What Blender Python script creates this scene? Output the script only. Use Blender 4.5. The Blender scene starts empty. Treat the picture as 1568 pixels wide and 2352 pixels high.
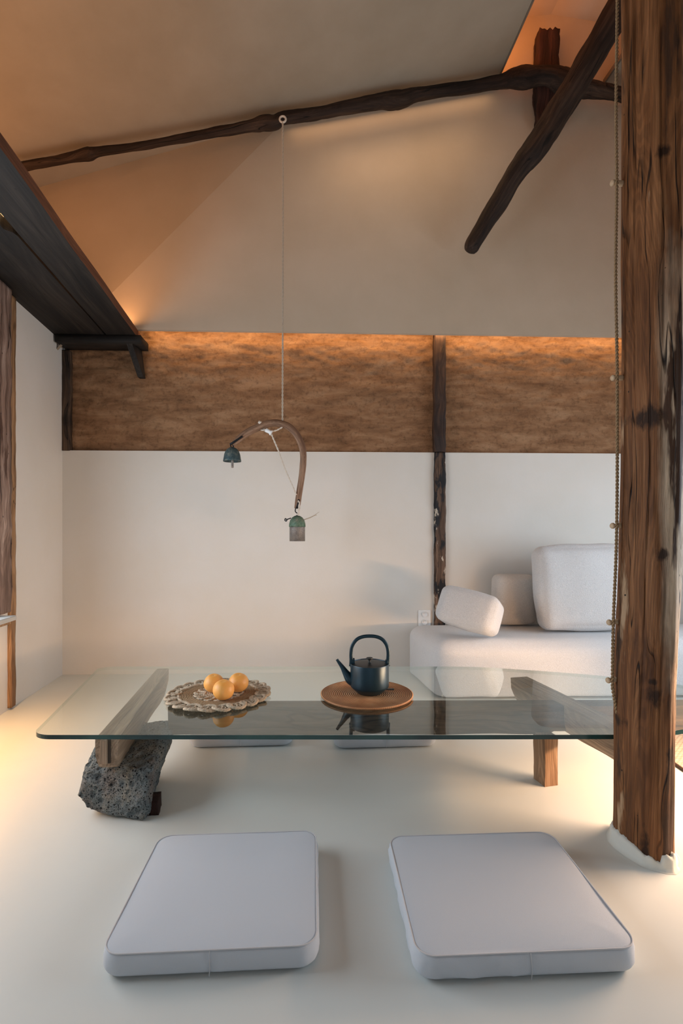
import bpy, bmesh, math, random
from mathutils import Vector, Matrix, noise, kdtree
random.seed(7)
F, CX, HY = 1150.0, 784.0, 1228.0     # focal length in px, principal column, horizon row (1568x2352)
D = bpy.data; COL = bpy.context.scene.collection
sin, cos, pi, rad = math.sin, math.cos, math.pi, math.radians

# ------------------------------------------------------------------ measuring helpers
def PZ(px, py, z):
    d = F*(1-z)/(py-HY); return Vector(((px-CX)/F*d, d, z))
def PD(px, py, d):
    return Vector(((px-CX)/F*d, d, 1+(HY-py)/F*d))
WB = rad(2.05); WO = Vector((-1.994, 3.594, 0))            # back wall: corner and turn
WU = Vector((cos(WB), sin(WB), 0)); WN = Vector((sin(WB), -cos(WB), 0))   # along wall, into room
def PW(px, py, off=0.0):                                     # point on the back wall plane moved off into the room
    r = Vector(((px-CX)/F, 1, (HY-py)/F)); o = Vector((0, 0, 1)); p0 = WO+WN*off
    t = (p0-o).dot(WN)/r.dot(WN); return o+r*t
MW = Matrix.Translation(WO) @ Matrix.Rotation(WB, 4, 'Z')    # wall frame: x along, y outwards (behind), z up
def inw(p): return MW.inverted() @ p

# ------------------------------------------------------------------ object helpers
def link(name, me, mat=None, parent=None, smooth=True, M=None):
    o = D.objects.new(name, me); COL.objects.link(o)
    if mat is not None and not me.materials:
        for m in (mat if isinstance(mat, (list, tuple)) else [mat]): me.materials.append(m)
    if smooth:
        me.polygons.foreach_set('use_smooth', [True]*len(me.polygons))
    if M is not None: o.matrix_world = M
    if parent: o.parent = parent
    return o
def tag(o, label, cat, group=None, kind=None):
    o['label'] = label; o['category'] = cat
    if group: o['group'] = group
    if kind: o['kind'] = kind
    return o
def struct(o): o['kind'] = 'structure'; return o
def thing(name, label, cat, loc=(0,0,0), rz=0, group=None):
    o = D.objects.new(name, None); COL.objects.link(o); o.location = loc; o.rotation_euler = (0,0,rz)
    o.empty_display_size = .05
    return tag(o, label, cat, group)
def mesh(name, vs, fs, rest=None, autosmooth=None):
    me = D.meshes.new(name); me.from_pydata([tuple(v) for v in vs], [], fs); me.validate(); me.update()
    bm = bmesh.new(); bm.from_mesh(me); bmesh.ops.recalc_face_normals(bm, faces=bm.faces); bm.to_mesh(me); bm.free()
    if rest is not None and len(rest) == len(me.vertices):
        a = me.attributes.new('rest', 'FLOAT_VECTOR', 'POINT')
        a.data.foreach_set('vector', [c for r in rest for c in r])
    return me
def sharp(me, ang=35):
    me.polygons.foreach_set('use_smooth', [True]*len(me.polygons))
    try: me.set_sharp_from_angle(angle=rad(ang))
    except Exception: pass
    return me
def catmull(pts, n):
    out = []
    P = [pts[0]]+list(pts)+[pts[-1]]
    for i in range(1, len(P)-2):
        a, b, c, d = P[i-1], P[i], P[i+1], P[i+2]
        for k in range(n):
            t = k/n
            out.append(tuple(.5*((2*b[j])+(-a[j]+c[j])*t+(2*a[j]-5*b[j]+4*c[j]-d[j])*t*t+(-a[j]+3*b[j]-3*c[j]+d[j])*t**3) for j in range(len(b))))
    out.append(tuple(pts[-1])); return out
def tube(path, n=12, rough=0.0, seed=0, cap='round', closed=False, nf=6.0, flat=1.0):
    """path: list of (x,y,z,r). Swept tube with parallel transport; returns vs, fs, rest."""
    pts = [Vector(p[:3]) for p in path]; rs = [p[3] for p in path]; N = len(pts)
    T = []
    for i in range(N):
        if closed: t = pts[(i+1) % N]-pts[i-1]
        else: t = pts[min(i+1, N-1)]-pts[max(i-1, 0)]
        T.append(t.normalized())
    up = Vector((0,0,1)) if abs(T[0].z) < .9 else Vector((1,0,0))
    u = (up-T[0]*up.dot(T[0])).normalized()
    vs, fs, rest = [], [], []; L = 0
    for i in range(N):
        if i:
            L += (pts[i]-pts[i-1]).length
            u = (u-T[i]*u.dot(T[i])).normalized()
        w = T[i].cross(u)
        for k in range(n):
            a = 2*pi*k/n; r = rs[i]
            if rough:
                q = Vector((cos(a)*1.1, sin(a)*1.1, L*nf+seed*7.3))
                r *= 1+rough*noise.fractal(q, 1.0, 2.0, 4)
            c, s = cos(a)*r, sin(a)*r*flat
            vs.append(pts[i]+w*c+u*s); rest.append((c, s, L))
    M = N if closed else N-1
    for i in range(M):
        j = (i+1) % N
        for k in range(n):
            fs.append((i*n+k, i*n+(k+1) % n, j*n+(k+1) % n, j*n+k))
    if not closed:
        for e, sg in ((0, -1), (N-1, 1)):
            if cap == 'round':
                vs.append(pts[e]+T[e]*sg*rs[e]*.35); rest.append((0, 0, 0 if e == 0 else L))
                c = len(vs)-1
                for k in range(n): fs.append((c, e*n+k, e*n+(k+1) % n))
            elif cap == 'flat':
                fs.append(tuple(e*n+k for k in range(n)))
    return vs, fs, rest
def merge(parts):
    V, Fc, R = [], [], []
    for v, f, r in parts:
        o = len(V); V += [Vector(x) for x in v]; Fc += [tuple(i+o for i in g) for g in f]; R += list(r)
    return V, Fc, R
def box(x0, x1, y0, y1, z0, z1, n=(1,1,1), rough=0, seed=0, grain=2, taper=None):
    """subdivided box with slightly uneven, hand-cut faces; rest coords put the grain on z."""
    bm = bmesh.new(); vs = {}; V = []; fs = []
    def vid(i, j, k):
        key = (i, j, k)
        if key not in vs: vs[key] = len(V); V.append(Vector((x0+(x1-x0)*i/n[0], y0+(y1-y0)*j/n[1], z0+(z1-z0)*k/n[2])))
        return vs[key]
    for i in range(n[0]):
        for j in range(n[1]):
            for k in (0, n[2]): fs.append((vid(i,j,k), vid(i+1,j,k), vid(i+1,j+1,k), vid(i,j+1,k)))
    for i in range(n[0]):
        for k in range(n[2]):
            for j in (0, n[1]): fs.append((vid(i,j,k), vid(i+1,j,k), vid(i+1,j,k+1), vid(i,j,k+1)))
    for j in range(n[1]):
        for k in range(n[2]):
            for i in (0, n[0]): fs.append((vid(i,j,k), vid(i,j+1,k), vid(i,j+1,k+1), vid(i,j,k+1)))
    bm.free()
    order = [(1,2,0), (2,0,1), (0,1,2)][grain]
    rest = [tuple(v[order[q]]+seed*1.7 for q in range(3)) for v in V]
    if rough:
        for v in V:
            q = v*9+Vector((seed*3.1, 0, 0))
            q2 = v*40+Vector((seed*3.1, 5, 0))
            v += (noise.noise_vector(q)*rough+noise.noise_vector(q2)*rough*.25)
    return V, fs, rest
def cube(x0, x1, y0, y1, z0, z1, bev=0.0):
    bm = bmesh.new(); bmesh.ops.create_cube(bm, size=1)
    for v in bm.verts: v.co = Vector((x0+(v.co.x+.5)*(x1-x0), y0+(v.co.y+.5)*(y1-y0), z0+(v.co.z+.5)*(z1-z0)))
    if bev: bmesh.ops.bevel(bm, geom=bm.edges, offset=bev, segments=3, affect='EDGES')
    me = D.meshes.new('m')
    bm.to_mesh(me); bm.free()
    a = me.attributes.new('rest', 'FLOAT_VECTOR', 'POINT'); a.data.foreach_set('vector', [c for v in me.vertices for c in v.co])
    return sharp(me)
def lathe(prof, n=48, loc=(0,0,0)):
    vs, fs = [], []; m = len(prof)
    for r, z in prof:
        for k in range(n): vs.append(Vector((loc[0]+r*cos(2*pi*k/n), loc[1]+r*sin(2*pi*k/n), loc[2]+z)))
    for i in range(m-1):
        for k in range(n): fs.append((i*n+k, i*n+(k+1) % n, (i+1)*n+(k+1) % n, (i+1)*n+k))
    for i in (0, m-1):
        if prof[i][0] > 1e-6: fs.append(tuple(i*n+k for k in range(n)))
    return vs, fs, [tuple(v-Vector(loc)) for v in vs]
def rbox(sx, sy, sz, r, n=16, puff=0.0, rough=0.0, seed=0, fn=None, rb=None):
    """rounded box as one surface, faces puffed out, optional shaping function"""
    bm = bmesh.new(); q = []
    for i in range(n+1):
        t = i/n*2-1; q.append(math.copysign(abs(t)**.7, t))
    for ax in range(3):
        for s in (-1, 1):
            g = {}
            for i in range(n+1):
                for j in range(n+1):
                    c = [0,0,0]; c[ax] = s; c[(ax+1) % 3] = q[i]; c[(ax+2) % 3] = q[j]
                    g[i, j] = bm.verts.new(c)
            for i in range(n):
                for j in range(n): bm.faces.new((g[i,j], g[i+1,j], g[i+1,j+1], g[i,j+1]))
    bmesh.ops.remove_doubles(bm, verts=bm.verts, dist=1e-5)
    H = Vector((sx/2, sy/2, sz/2))
    for v in bm.verts:
        u = v.co.copy(); p = Vector((u.x*H.x, u.y*H.y, u.z*H.z))
        c = Vector([max(-H[k]+r, min(H[k]-r, p[k])) for k in range(3)])
        if rb and p.z < 0:
            c.z = max(-H.z+rb, p.z); d = p-c; d.z *= r/rb
            if d.length > 1e-9: d = d.normalized()*r
            d.z *= rb/r; p = c+d; d = Vector((0,0,0))
        else: d = p-c
        if d.length > 1e-9: p = c+d.normalized()*r
        if puff:
            for k in range(3):
                a, b = (k+1) % 3, (k+2) % 3
                w = max(0, 1-u[a]**2)*max(0, 1-u[b]**2)
                if abs(u[k]) > .999: p[k] += math.copysign(puff*w, u[k])
        if fn: p = fn(p, u)
        if rough: p += noise.noise_vector(p*5+Vector((seed, 0, 0)))*rough
        v.co = p
    bmesh.ops.recalc_face_normals(bm, faces=bm.faces)
    me = D.meshes.new('rbox'); bm.to_mesh(me); bm.free()
    return me

# ------------------------------------------------------------------ materials
class NT:
    def __init__(s, name, rough=.8, spec=.3):
        s.m = D.materials.new(name); s.m.use_nodes = True; s.t = s.m.node_tree; s.N = s.t.nodes; s.L = s.t.links
        s.b = s.N['Principled BSDF']; s.b.inputs['Roughness'].default_value = rough
        s.b.inputs['Specular IOR Level'].default_value = spec
    def n(s, typ, **kw):
        x = s.N.new(typ)
        for k, v in kw.items():
            if k.startswith('_'): setattr(x, k[1:], v)
            else:
                x.inputs[k.replace('__', ' ')].default_value = v
        return x
    def l(s, a, b): s.L.new(a, b)
    def coord(s, rest=False, scale=(1,1,1), src=None):
        if src is None:
            if rest: a = s.n('ShaderNodeAttribute', _attribute_name='rest').outputs['Vector']
            else: a = s.n('ShaderNodeTexCoord').outputs['Object']
        else: a = src
        m = s.n('ShaderNodeMapping'); m.inputs['Scale'].default_value = scale; s.l(a, m.inputs['Vector']); return m.outputs[0]
    def noise(s, vec, scale=1, detail=4, rough=.55, dist=0):
        x = s.n('ShaderNodeTexNoise'); x.inputs['Scale'].default_value = scale; x.inputs['Detail'].default_value = detail
        x.inputs['Roughness'].default_value = rough; x.inputs['Distortion'].default_value = dist
        s.l(vec, x.inputs['Vector']); return x.outputs['Fac']
    def ramp(s, fac, stops, interp='LINEAR'):
        x = s.n('ShaderNodeValToRGB'); e = x.color_ramp; e.interpolation = interp
        while len(e.elements) < len(stops): e.elements.new(.5)
        for el, (p, c) in zip(e.elements, stops):
            el.position = p; el.color = (c, c, c, 1) if isinstance(c, (int, float)) else (*c, 1)
        s.l(fac, x.inputs[0]); return x.outputs[0]
    def mix(s, fac, a, b, typ='MIX'):
        x = s.n('ShaderNodeMix', _data_type='RGBA', _blend_type=typ)
        for inp, v in ((x.inputs[0], fac), (x.inputs[6], a), (x.inputs[7], b)):
            if hasattr(v, 'is_output'): s.l(v, inp)
            elif isinstance(v, (int, float)): inp.default_value = v if inp == x.inputs[0] else (v, v, v, 1)
            else: inp.default_value = (*v, 1)
        return x.outputs[2]
    def math(s, op, a, b=0.0):
        x = s.n('ShaderNodeMath', _operation=op)
        for i, v in enumerate((a, b)):
            if hasattr(v, 'is_output'): s.l(v, x.inputs[i])
            else: x.inputs[i].default_value = v
        return x.outputs[0]
    def bump(s, h, strength=.3, dist=.01):
        x = s.n('ShaderNodeBump'); x.inputs['Strength'].default_value = strength; x.inputs['Distance'].default_value = dist
        s.l(h, x.inputs['Height']); s.l(x.outputs[0], s.b.inputs['Normal'])
    def color(s, c): s.l(c, s.b.inputs['Base Color'])
def plaster(name, c, var=.08, rough=.9, bump=.15):
    s = NT(name, rough, .2); v = s.coord()
    a = s.noise(v, 1.6, 5, .6); f = s.ramp(a, [(.35, 0.0), (.7, 1.0)])
    c2 = tuple(x*(1-var)*(1 if i < 1 else .985 if i == 1 else .95) for i, x in enumerate(c))
    col = s.mix(f, c, c2)
    b = s.noise(v, 60, 4, .6); s.color(col)
    h = s.mix(.7, b, s.noise(v, 9, 3))
    s.bump(h, bump, .01); return s.m
def plain(name, c, rough=.6, metal=0, spec=.4, nz=0, nscale=40, bump=0):
    s = NT(name, rough, spec); s.b.inputs['Metallic'].default_value = metal
    if nz:
        f = s.noise(s.coord(), nscale, 4)
        s.color(s.mix(s.ramp(f, [(.3, 0.), (.7, 1.)]), c, tuple(x*(1-nz) for x in c)))
        if bump: s.bump(f, bump, .003)
    else: s.b.inputs['Base Color'].default_value = (*c, 1)
    return s.m
def wood(name, c1, c2, c3, s=1.0, crack=1.0, knots=1.0, rough=.65, bump=.5, patch=None, pale_strip=None, kscale=4.0, spec=.3, spots=None, bnoise=.10):
    t = NT(name, rough, spec); R = t.n('ShaderNodeAttribute', _attribute_name='rest').outputs['Vector']
    # knots bend the grain around them
    vk = t.n('ShaderNodeTexVoronoi'); vk.inputs['Scale'].default_value = kscale*s
    t.l(t.coord(src=R, scale=(1, 1, .45)), vk.inputs['Vector'])
    kd = vk.outputs['Distance']
    near = t.ramp(kd, [(0.0, 1.0), (.3, .25), (.55, 0.0)])
    off = t.n('ShaderNodeVectorMath', _operation='SCALE'); off.inputs[0].default_value = (.05/s, .03/s, 0)
    t.l(near, off.inputs['Scale'])
    wob = t.n('ShaderNodeTexNoise'); wob.inputs['Scale'].default_value = 3.0*s; wob.inputs['Detail'].default_value = 2
    t.l(t.coord(src=R, scale=(1, 1, .5)), wob.inputs['Vector'])
    wv = t.n('ShaderNodeVectorMath', _operation='SCALE'); t.l(wob.outputs['Color'], wv.inputs[0]); wv.inputs['Scale'].default_value = .05/s
    add = t.n('ShaderNodeVectorMath', _operation='ADD'); t.l(R, add.inputs[0]); t.l(off.outputs[0], add.inputs[1])
    add2 = t.n('ShaderNodeVectorMath', _operation='ADD'); t.l(add.outputs[0], add2.inputs[0]); t.l(wv.outputs[0], add2.inputs[1])
    G = add2.outputs[0]
    a = t.noise(t.coord(src=G, scale=(26*s, 26*s, 1.1*s)), 1, 5, .6)
    big = t.noise(t.coord(src=R, scale=(5*s, 5*s, 1.6*s)), 1, 3, .5)
    ab = t.math('ADD', t.math('MULTIPLY', a, .62), t.math('MULTIPLY', big, .38))
    col = t.ramp(ab, [(.36, c1), (.5, c2), (.64, c3)])
    rg = t.noise(t.coord(src=G, scale=(5.5*s, 5.5*s, .5*s)), 1, 1.5, .4, .15)
    rs = t.math('SINE', t.math('MULTIPLY', rg, 260.0))
    col = t.mix(.5, col, t.ramp(rs, [(.0, .62), (.45, .95), (1.0, 1.05)]), 'MULTIPLY')
    fib = t.noise(t.coord(src=G, scale=(170*s, 170*s, 3.5*s)), 1, 4, .65)
    col = t.mix(.55, col, t.ramp(fib, [(.3, .45), (.6, 1.0)]), 'MULTIPLY')
    if pale_strip:                                   # (x threshold, z0, z1, colour): paler colour past the threshold, between two heights
        axis, thr, z0, z1, bc = pale_strip
        sp = t.n('ShaderNodeSeparateXYZ'); t.l(R, sp.inputs[0])
        w = t.noise(t.coord(src=R, scale=(8, 8, 3)), 1, 4)
        x = t.math('ADD', sp.outputs[axis], t.math('MULTIPLY', t.math('SUBTRACT', w, .5), bnoise))
        m1 = t.math('GREATER_THAN', x, thr)
        m1 = t.ramp(t.math('ADD', t.math('MULTIPLY', t.math('SUBTRACT', x, thr), 40.0), .5), [(0, 0.), (1, 1.)])
        zz = t.math('ADD', sp.outputs[2], t.math('MULTIPLY', t.math('SUBTRACT', w, .5), .9))
        m2 = t.ramp(t.math('DIVIDE', t.math('SUBTRACT', zz, z0), (z1-z0)), [(0.0, 0.), (.18, 1.), (.75, 1.), (1.0, 0.)])
        lightc = t.mix(.6, bc, t.ramp(a, [(.35, .5), (.6, 1.)]), 'MULTIPLY')
        lightc = t.mix(.5, lightc, t.ramp(fib, [(.3, .5), (.6, 1.)]), 'MULTIPLY')
        col = t.mix(t.math('MULTIPLY', m1, m2), col, lightc)
    if patch:                                    # list of (colour, xy scale, z scale, threshold, seed)
        for pc, sx, sz, thr, sd in patch:
            mp = t.n('ShaderNodeMapping'); mp.inputs['Scale'].default_value = (sx, sx, sz); mp.inputs['Location'].default_value = (sd, sd*.7, sd*.3)
            t.l(R, mp.inputs['Vector'])
            f = t.noise(mp.outputs[0], 1, 5, .6)
            col = t.mix(t.ramp(f, [(thr, 0.), (thr+.05, 1.)]), col, pc)
    cr = t.noise(t.coord(src=G, scale=(13*s, 13*s, .55*s)), 1, 2, .4)
    cd = t.math('ABSOLUTE', t.math('SUBTRACT', cr, .5))
    gate = t.ramp(t.noise(t.coord(src=R, scale=(6*s, 6*s, 2.2*s)), 1, 2), [(.45, 0.), (.55, 1.)])
    cm = t.ramp(cd, [(0.0, 1.0), (.006, .9), (.014, 0.0)])
    cm = t.math('MULTIPLY', t.math('MULTIPLY', cm, gate), crack)
    col = t.mix(cm, col, tuple(x*.12 for x in c1))
    kw = t.noise(t.coord(src=R, scale=(30, 30, 14)), 1, 3)
    km = t.ramp(t.math('ADD', kd, t.math('MULTIPLY', kw, .10)), [(.10, 1.0), (.15, .7), (.22, 0.0)])
    sel = t.math('GREATER_THAN', t.n('ShaderNodeSeparateColor').inputs[0].node.outputs[0], -1)
    sc = t.n('ShaderNodeSeparateColor'); t.l(vk.outputs['Color'], sc.inputs[0])
    km = t.math('MULTIPLY', t.math('MULTIPLY', km, t.math('GREATER_THAN', sc.outputs[0], .45)), knots)
    col = t.mix(km, col, tuple(x*.2 for x in c1))
    # worm holes
    vh = t.n('ShaderNodeTexVoronoi'); vh.inputs['Scale'].default_value = 22*s; t.l(t.coord(src=R, scale=(1,1,.7)), vh.inputs['Vector'])
    sh = t.n('ShaderNodeSeparateColor'); t.l(vh.outputs['Color'], sh.inputs[0])
    hm = t.math('MULTIPLY', t.ramp(vh.outputs['Distance'], [(.05, 1.0), (.09, 0.0)]), t.math('GREATER_THAN', sh.outputs[1], .72))
    col = t.mix(t.math('MULTIPLY', hm, knots), col, (.01, .007, .005))
    if spots:                                    # single knots and dark holes, measured (x, z, half width, half height)
        wn = t.noise(t.coord(src=R, scale=(60, 60, 25)), 1, 4, .6); tot = None
        for sx_, sz_, rx_, rz_ in spots:
            mp = t.n('ShaderNodeMapping', _vector_type='POINT'); mp.inputs['Scale'].default_value = (1/rx_, 0, 1/rz_); mp.inputs['Location'].default_value = (-sx_/rx_, 0, -sz_/rz_)
            t.l(R, mp.inputs['Vector']); ln = t.n('ShaderNodeVectorMath', _operation='LENGTH'); t.l(mp.outputs[0], ln.inputs[0])
            f = t.ramp(t.math('ADD', t.math('MULTIPLY', ln.outputs['Value'], .5), t.math('MULTIPLY', t.math('SUBTRACT', wn, .5), .9)), [(.25, 1.), (.55, .0)])
            tot = f if tot is None else t.math('MAXIMUM', tot, f)
        col = t.mix(t.math('MULTIPLY', tot, .92), col, tuple(x*.22 for x in c1))
    t.color(col)
    h = t.math('SUBTRACT', t.math('ADD', t.math('MULTIPLY', a, .5), t.math('MULTIPLY', fib, .5)), t.math('ADD', cm, t.math('MULTIPLY', km, .4)))
    t.bump(h, bump, .006)
    return t.m
def fabric(name, c, scale=900, strength=.25, var=.04, rough=.95, weave=False, blob=0.0):
    s = NT(name, rough, .15); v = s.coord()
    a = s.noise(v, scale, 2, .7); bl = s.noise(v, 3, 3)
    col = s.mix(s.ramp(bl, [(.3, 0.), (.7, 1.)]), c, tuple(x*(1-var) for x in c))
    col = s.mix(.5, col, s.ramp(a, [(.3, 1-blob), (.65, 1.0)]), 'MULTIPLY')
    s.color(col); s.bump(a, strength, .004)
    s.b.inputs['Sheen Weight'].default_value = .25; s.b.inputs['Sheen Roughness'].default_value = .5
    return s.m

M_wall = plaster('plaster_white', (.72, .685, .64), .05)
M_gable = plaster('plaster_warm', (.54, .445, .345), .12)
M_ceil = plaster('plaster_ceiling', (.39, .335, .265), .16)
M_trim = plain('panel_edge', (.16, .13, .10), .8)
def floor_mat():
    s = NT('floor_resin', .38, .35); v = s.coord()
    a = s.noise(v, 1.3, 4, .6, .4)
    s.color(s.mix(s.ramp(a, [(.35, 0.), (.65, 1.)]), (.68, .71, .685), (.645, .675, .655)))
    s.bump(s.noise(v, 6, 3), .06, .01)
    s.l(s.ramp(a, [(.3, .34), (.7, .46)]), s.b.inputs['Roughness']); return s.m
M_floor = floor_mat()
def clay_mat():
    s = NT('rammed_clay', .95, .15); v = s.coord()
    a = s.noise(s.coord(scale=(3.2, 3.2, 12)), 1, 8, .68, .3); b = s.noise(v, 35, 5, .7); c = s.noise(v, 110, 3)
    col = s.ramp(a, [(.32, (.16, .080, .040)), (.5, (.27, .145, .076)), (.66, (.37, .215, .12))])
    col = s.mix(.65, col, s.ramp(b, [(.28, .38), (.5, 1.0)]), 'MULTIPLY')
    sp = s.noise(s.coord(scale=(30, 30, 60)), 1, 4, .7)
    col = s.mix(s.ramp(sp, [(.62, 0.), (.72, .55)]), col, (.11, .06, .035))
    s.color(col)
    s.bump(s.math('ADD', s.math('MULTIPLY', b, .6), s.math('MULTIPLY', c, .3)), .6, .012); return s.m
M_clay = clay_mat()
M_pillar = wood('old_pine', (.075, .026, .009), (.205, .082, .028), (.36, .165, .068), 1.5, crack=1.0, knots=1.0, bump=.8, kscale=3.2,
                patch=[((.06, .028, .014), 14, 1.6, .58, 3.0), ((.44, .29, .17), 12, 1.8, .64, 8.0)], pale_strip=(0, .010, .45, 1.95, (.66, .50, .35)), bnoise=.045,
                spots=[((px-CX)/F*1.52-.955, 1+(HY-py)/F*1.52, rx/F*1.6, rz/F*1.6) for px, py, rx, rz in
                       ((1497,955,20,28), (1435,962,11,30), (1517,355,14,15), (1451,1677,11,16), (1494,1564,8,8), (1526,1728,8,20), (1497,1596,13,26), (1421,1537,9,26), (1559,1372,6,20), (1559,930,7,9), (1513,1272,12,16), (1444,1022,4,10), (1457,1063,5,6), (1433,387,7,13), (1551,794,4,7), (1550,551,5,17), (1480,1960,6,60))])
M_log = wood('dark_log', (.013, .007, .005), (.036, .020, .013), (.085, .050, .032), 1.3, bump=.7, rough=.75, kscale=5)
M_king = wood('reddish_dark_timber', (.018, .008, .006), (.045, .017, .012), (.09, .035, .024), 1.2, bump=.8, rough=.8)
M_shelf = wood('dark_plank', (.010, .008, .0075), (.021, .016, .013), (.038, .028, .022), .8, crack=.4, knots=.8, bump=.25, rough=.7)
M_shelfedge = wood('red_plank_edge', (.10, .035, .018), (.16, .06, .03), (.20, .08, .04), .8, crack=.3, knots=0, bump=.2)
M_wallpost = wood('charred_patchy_timber', (.05, .028, .018), (.13, .075, .048), (.30, .19, .125), 1.2, bump=.6, kscale=6,
                  patch=[((.014, .013, .015), 16, 4.5, .46, 1.0), ((.60, .52, .42), 18, 7.0, .60, 5.0)])
M_wallposttop = wood('dark_band_timber', (.02, .012, .010), (.045, .026, .020), (.12, .06, .035), 1.2, bump=.6)
M_tbeam = wood('pale_table_beam', (.26, .175, .115), (.42, .295, .20), (.52, .38, .265), 1.0, crack=.5, knots=.5, bump=.3)
M_board = wood('grey_brown_board', (.070, .048, .033), (.12, .085, .058), (.19, .135, .09), 1.0, crack=.5, knots=.4, bump=.3)
M_leg = wood('honey_leg', (.17, .09, .045), (.33, .19, .105), (.45, .29, .18), 1.2, crack=.5, knots=.5, bump=.3)
M_jamb = wood('weathered_jamb', (.12, .07, .052), (.32, .215, .17), (.62, .48, .41), .9, bump=.5, kscale=5,
              patch=[((.10, .055, .04), 12, 2.2, .58, 2.0)])
M_jambdark = wood('brown_corner_timber', (.03, .018, .012), (.085, .05, .03), (.17, .105, .065), 1.2, bump=.5)
M_strip = wood('orange_post_wood', (.24, .12, .055), (.42, .24, .12), (.52, .32, .18), 1.0, crack=.6, knots=1.0, bump=.3, kscale=7)
M_peg = plain('peg_beech', (.58, .42, .27), .55, nz=.15)
M_rope = plain('twisted_jute', (.36, .235, .125), .9, nz=.4, nscale=250, bump=.4)
M_cotton = plain('cotton_cord', (.55, .46, .36), .9, nz=.25, nscale=300, bump=.3)
M_cotton2 = plain('white_cord', (.70, .62, .53), .9, nz=.15, nscale=300)
M_yoke = wood('yoke_wood', (.15, .075, .045), (.27, .15, .09), (.42, .26, .17), 3.0, crack=.5, knots=.4, bump=.3)
M_iron = plain('blackened_iron', (.02, .02, .022), .55, .7)
M_sofa = fabric('boucle_white', (.74, .74, .75), 230, 1.0, .03, blob=.28)
M_pillow = fabric('boucle_grey_white', (.70, .695, .70), 200, 1.0, .03, blob=.36)
M_pillow_dark = fabric('boucle_backrest', (.66, .61, .565), 200, 1.0, .03, blob=.4)
M_cushion = fabric('cotton_canvas', (.575, .62, .68), 1300, .25, .02, blob=.06)
M_piping = fabric('cushion_piping', (.60, .60, .62), 1300, .2)
M_kettle = plain('kettle_blue_black', (.008, .032, .050), .36, .35, .5, nz=.1, nscale=300, bump=.05)
M_lid = plain('kettle_lid_black', (.022, .024, .024), .45, .3)
M_plug = plain('socket_white', (.80, .80, .79), .35)
M_hole = plain('socket_hole', (.12, .12, .12), .6)
M_grey = plain('painted_ledge', (.55, .54, .51), .7)
M_seat = plain('tatami_mat', (.45, .36, .26), .9)
def orange_mat():
    s = NT('orange_peel', .42, .45); v = s.coord()
    a = s.noise(v, 18, 3); vv = s.n('ShaderNodeTexVoronoi'); vv.inputs['Scale'].default_value = 260; s.l(v, vv.inputs['Vector'])
    s.color(s.mix(s.ramp(a, [(.35, 0.), (.65, 1.)]), (.90, .40, .085), (.90, .47, .14)))
    s.bump(vv.outputs['Distance'], .25, .001); return s.m
M_orange = orange_mat()
def ring_mat(name, ca, cb, cc, radial=140):
    s = NT(name, .6, .35); v = s.coord()
    sp = s.n('ShaderNodeSeparateXYZ'); s.l(v, sp.inputs[0])
    ang = s.math('ARCTAN2', sp.outputs[1], sp.outputs[0])
    r = s.math('SQRT', s.math('ADD', s.math('MULTIPLY', sp.outputs[0], sp.outputs[0]), s.math('MULTIPLY', sp.outputs[1], sp.outputs[1])))
    rr = s.math('SINE', s.math('MULTIPLY', r, 2*pi/.0082))
    tw = s.math('SINE', s.math('ADD', s.math('MULTIPLY', ang, radial), s.math('MULTIPLY', r, 900)))
    n = s.noise(v, 14, 4)
    col = s.ramp(n, [(.3, ca), (.55, cb), (.75, cc)])
    col = s.mix(s.ramp(rr, [(0., .75), (.5, 0.)]), col, tuple(x*.25 for x in ca))
    col = s.mix(s.ramp(tw, [(0., .28), (.8, 0.)]), col, tuple(x*.6 for x in ca))
    s.color(col); s.bump(s.math('ADD', rr, s.math('MULTIPLY', tw, .5)), .35, .002); return s.m
M_rattan = ring_mat('rattan_coil', (.52, .215, .085), (.74, .37, .165), (.84, .49, .26))
M_braid = plain('seagrass_braid', (.62, .49, .35), .85, nz=.45, nscale=120, bump=.5)
M_braid2 = plain('fine_straw', (.40, .26, .14), .85, nz=.4, nscale=160, bump=.5)
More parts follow.
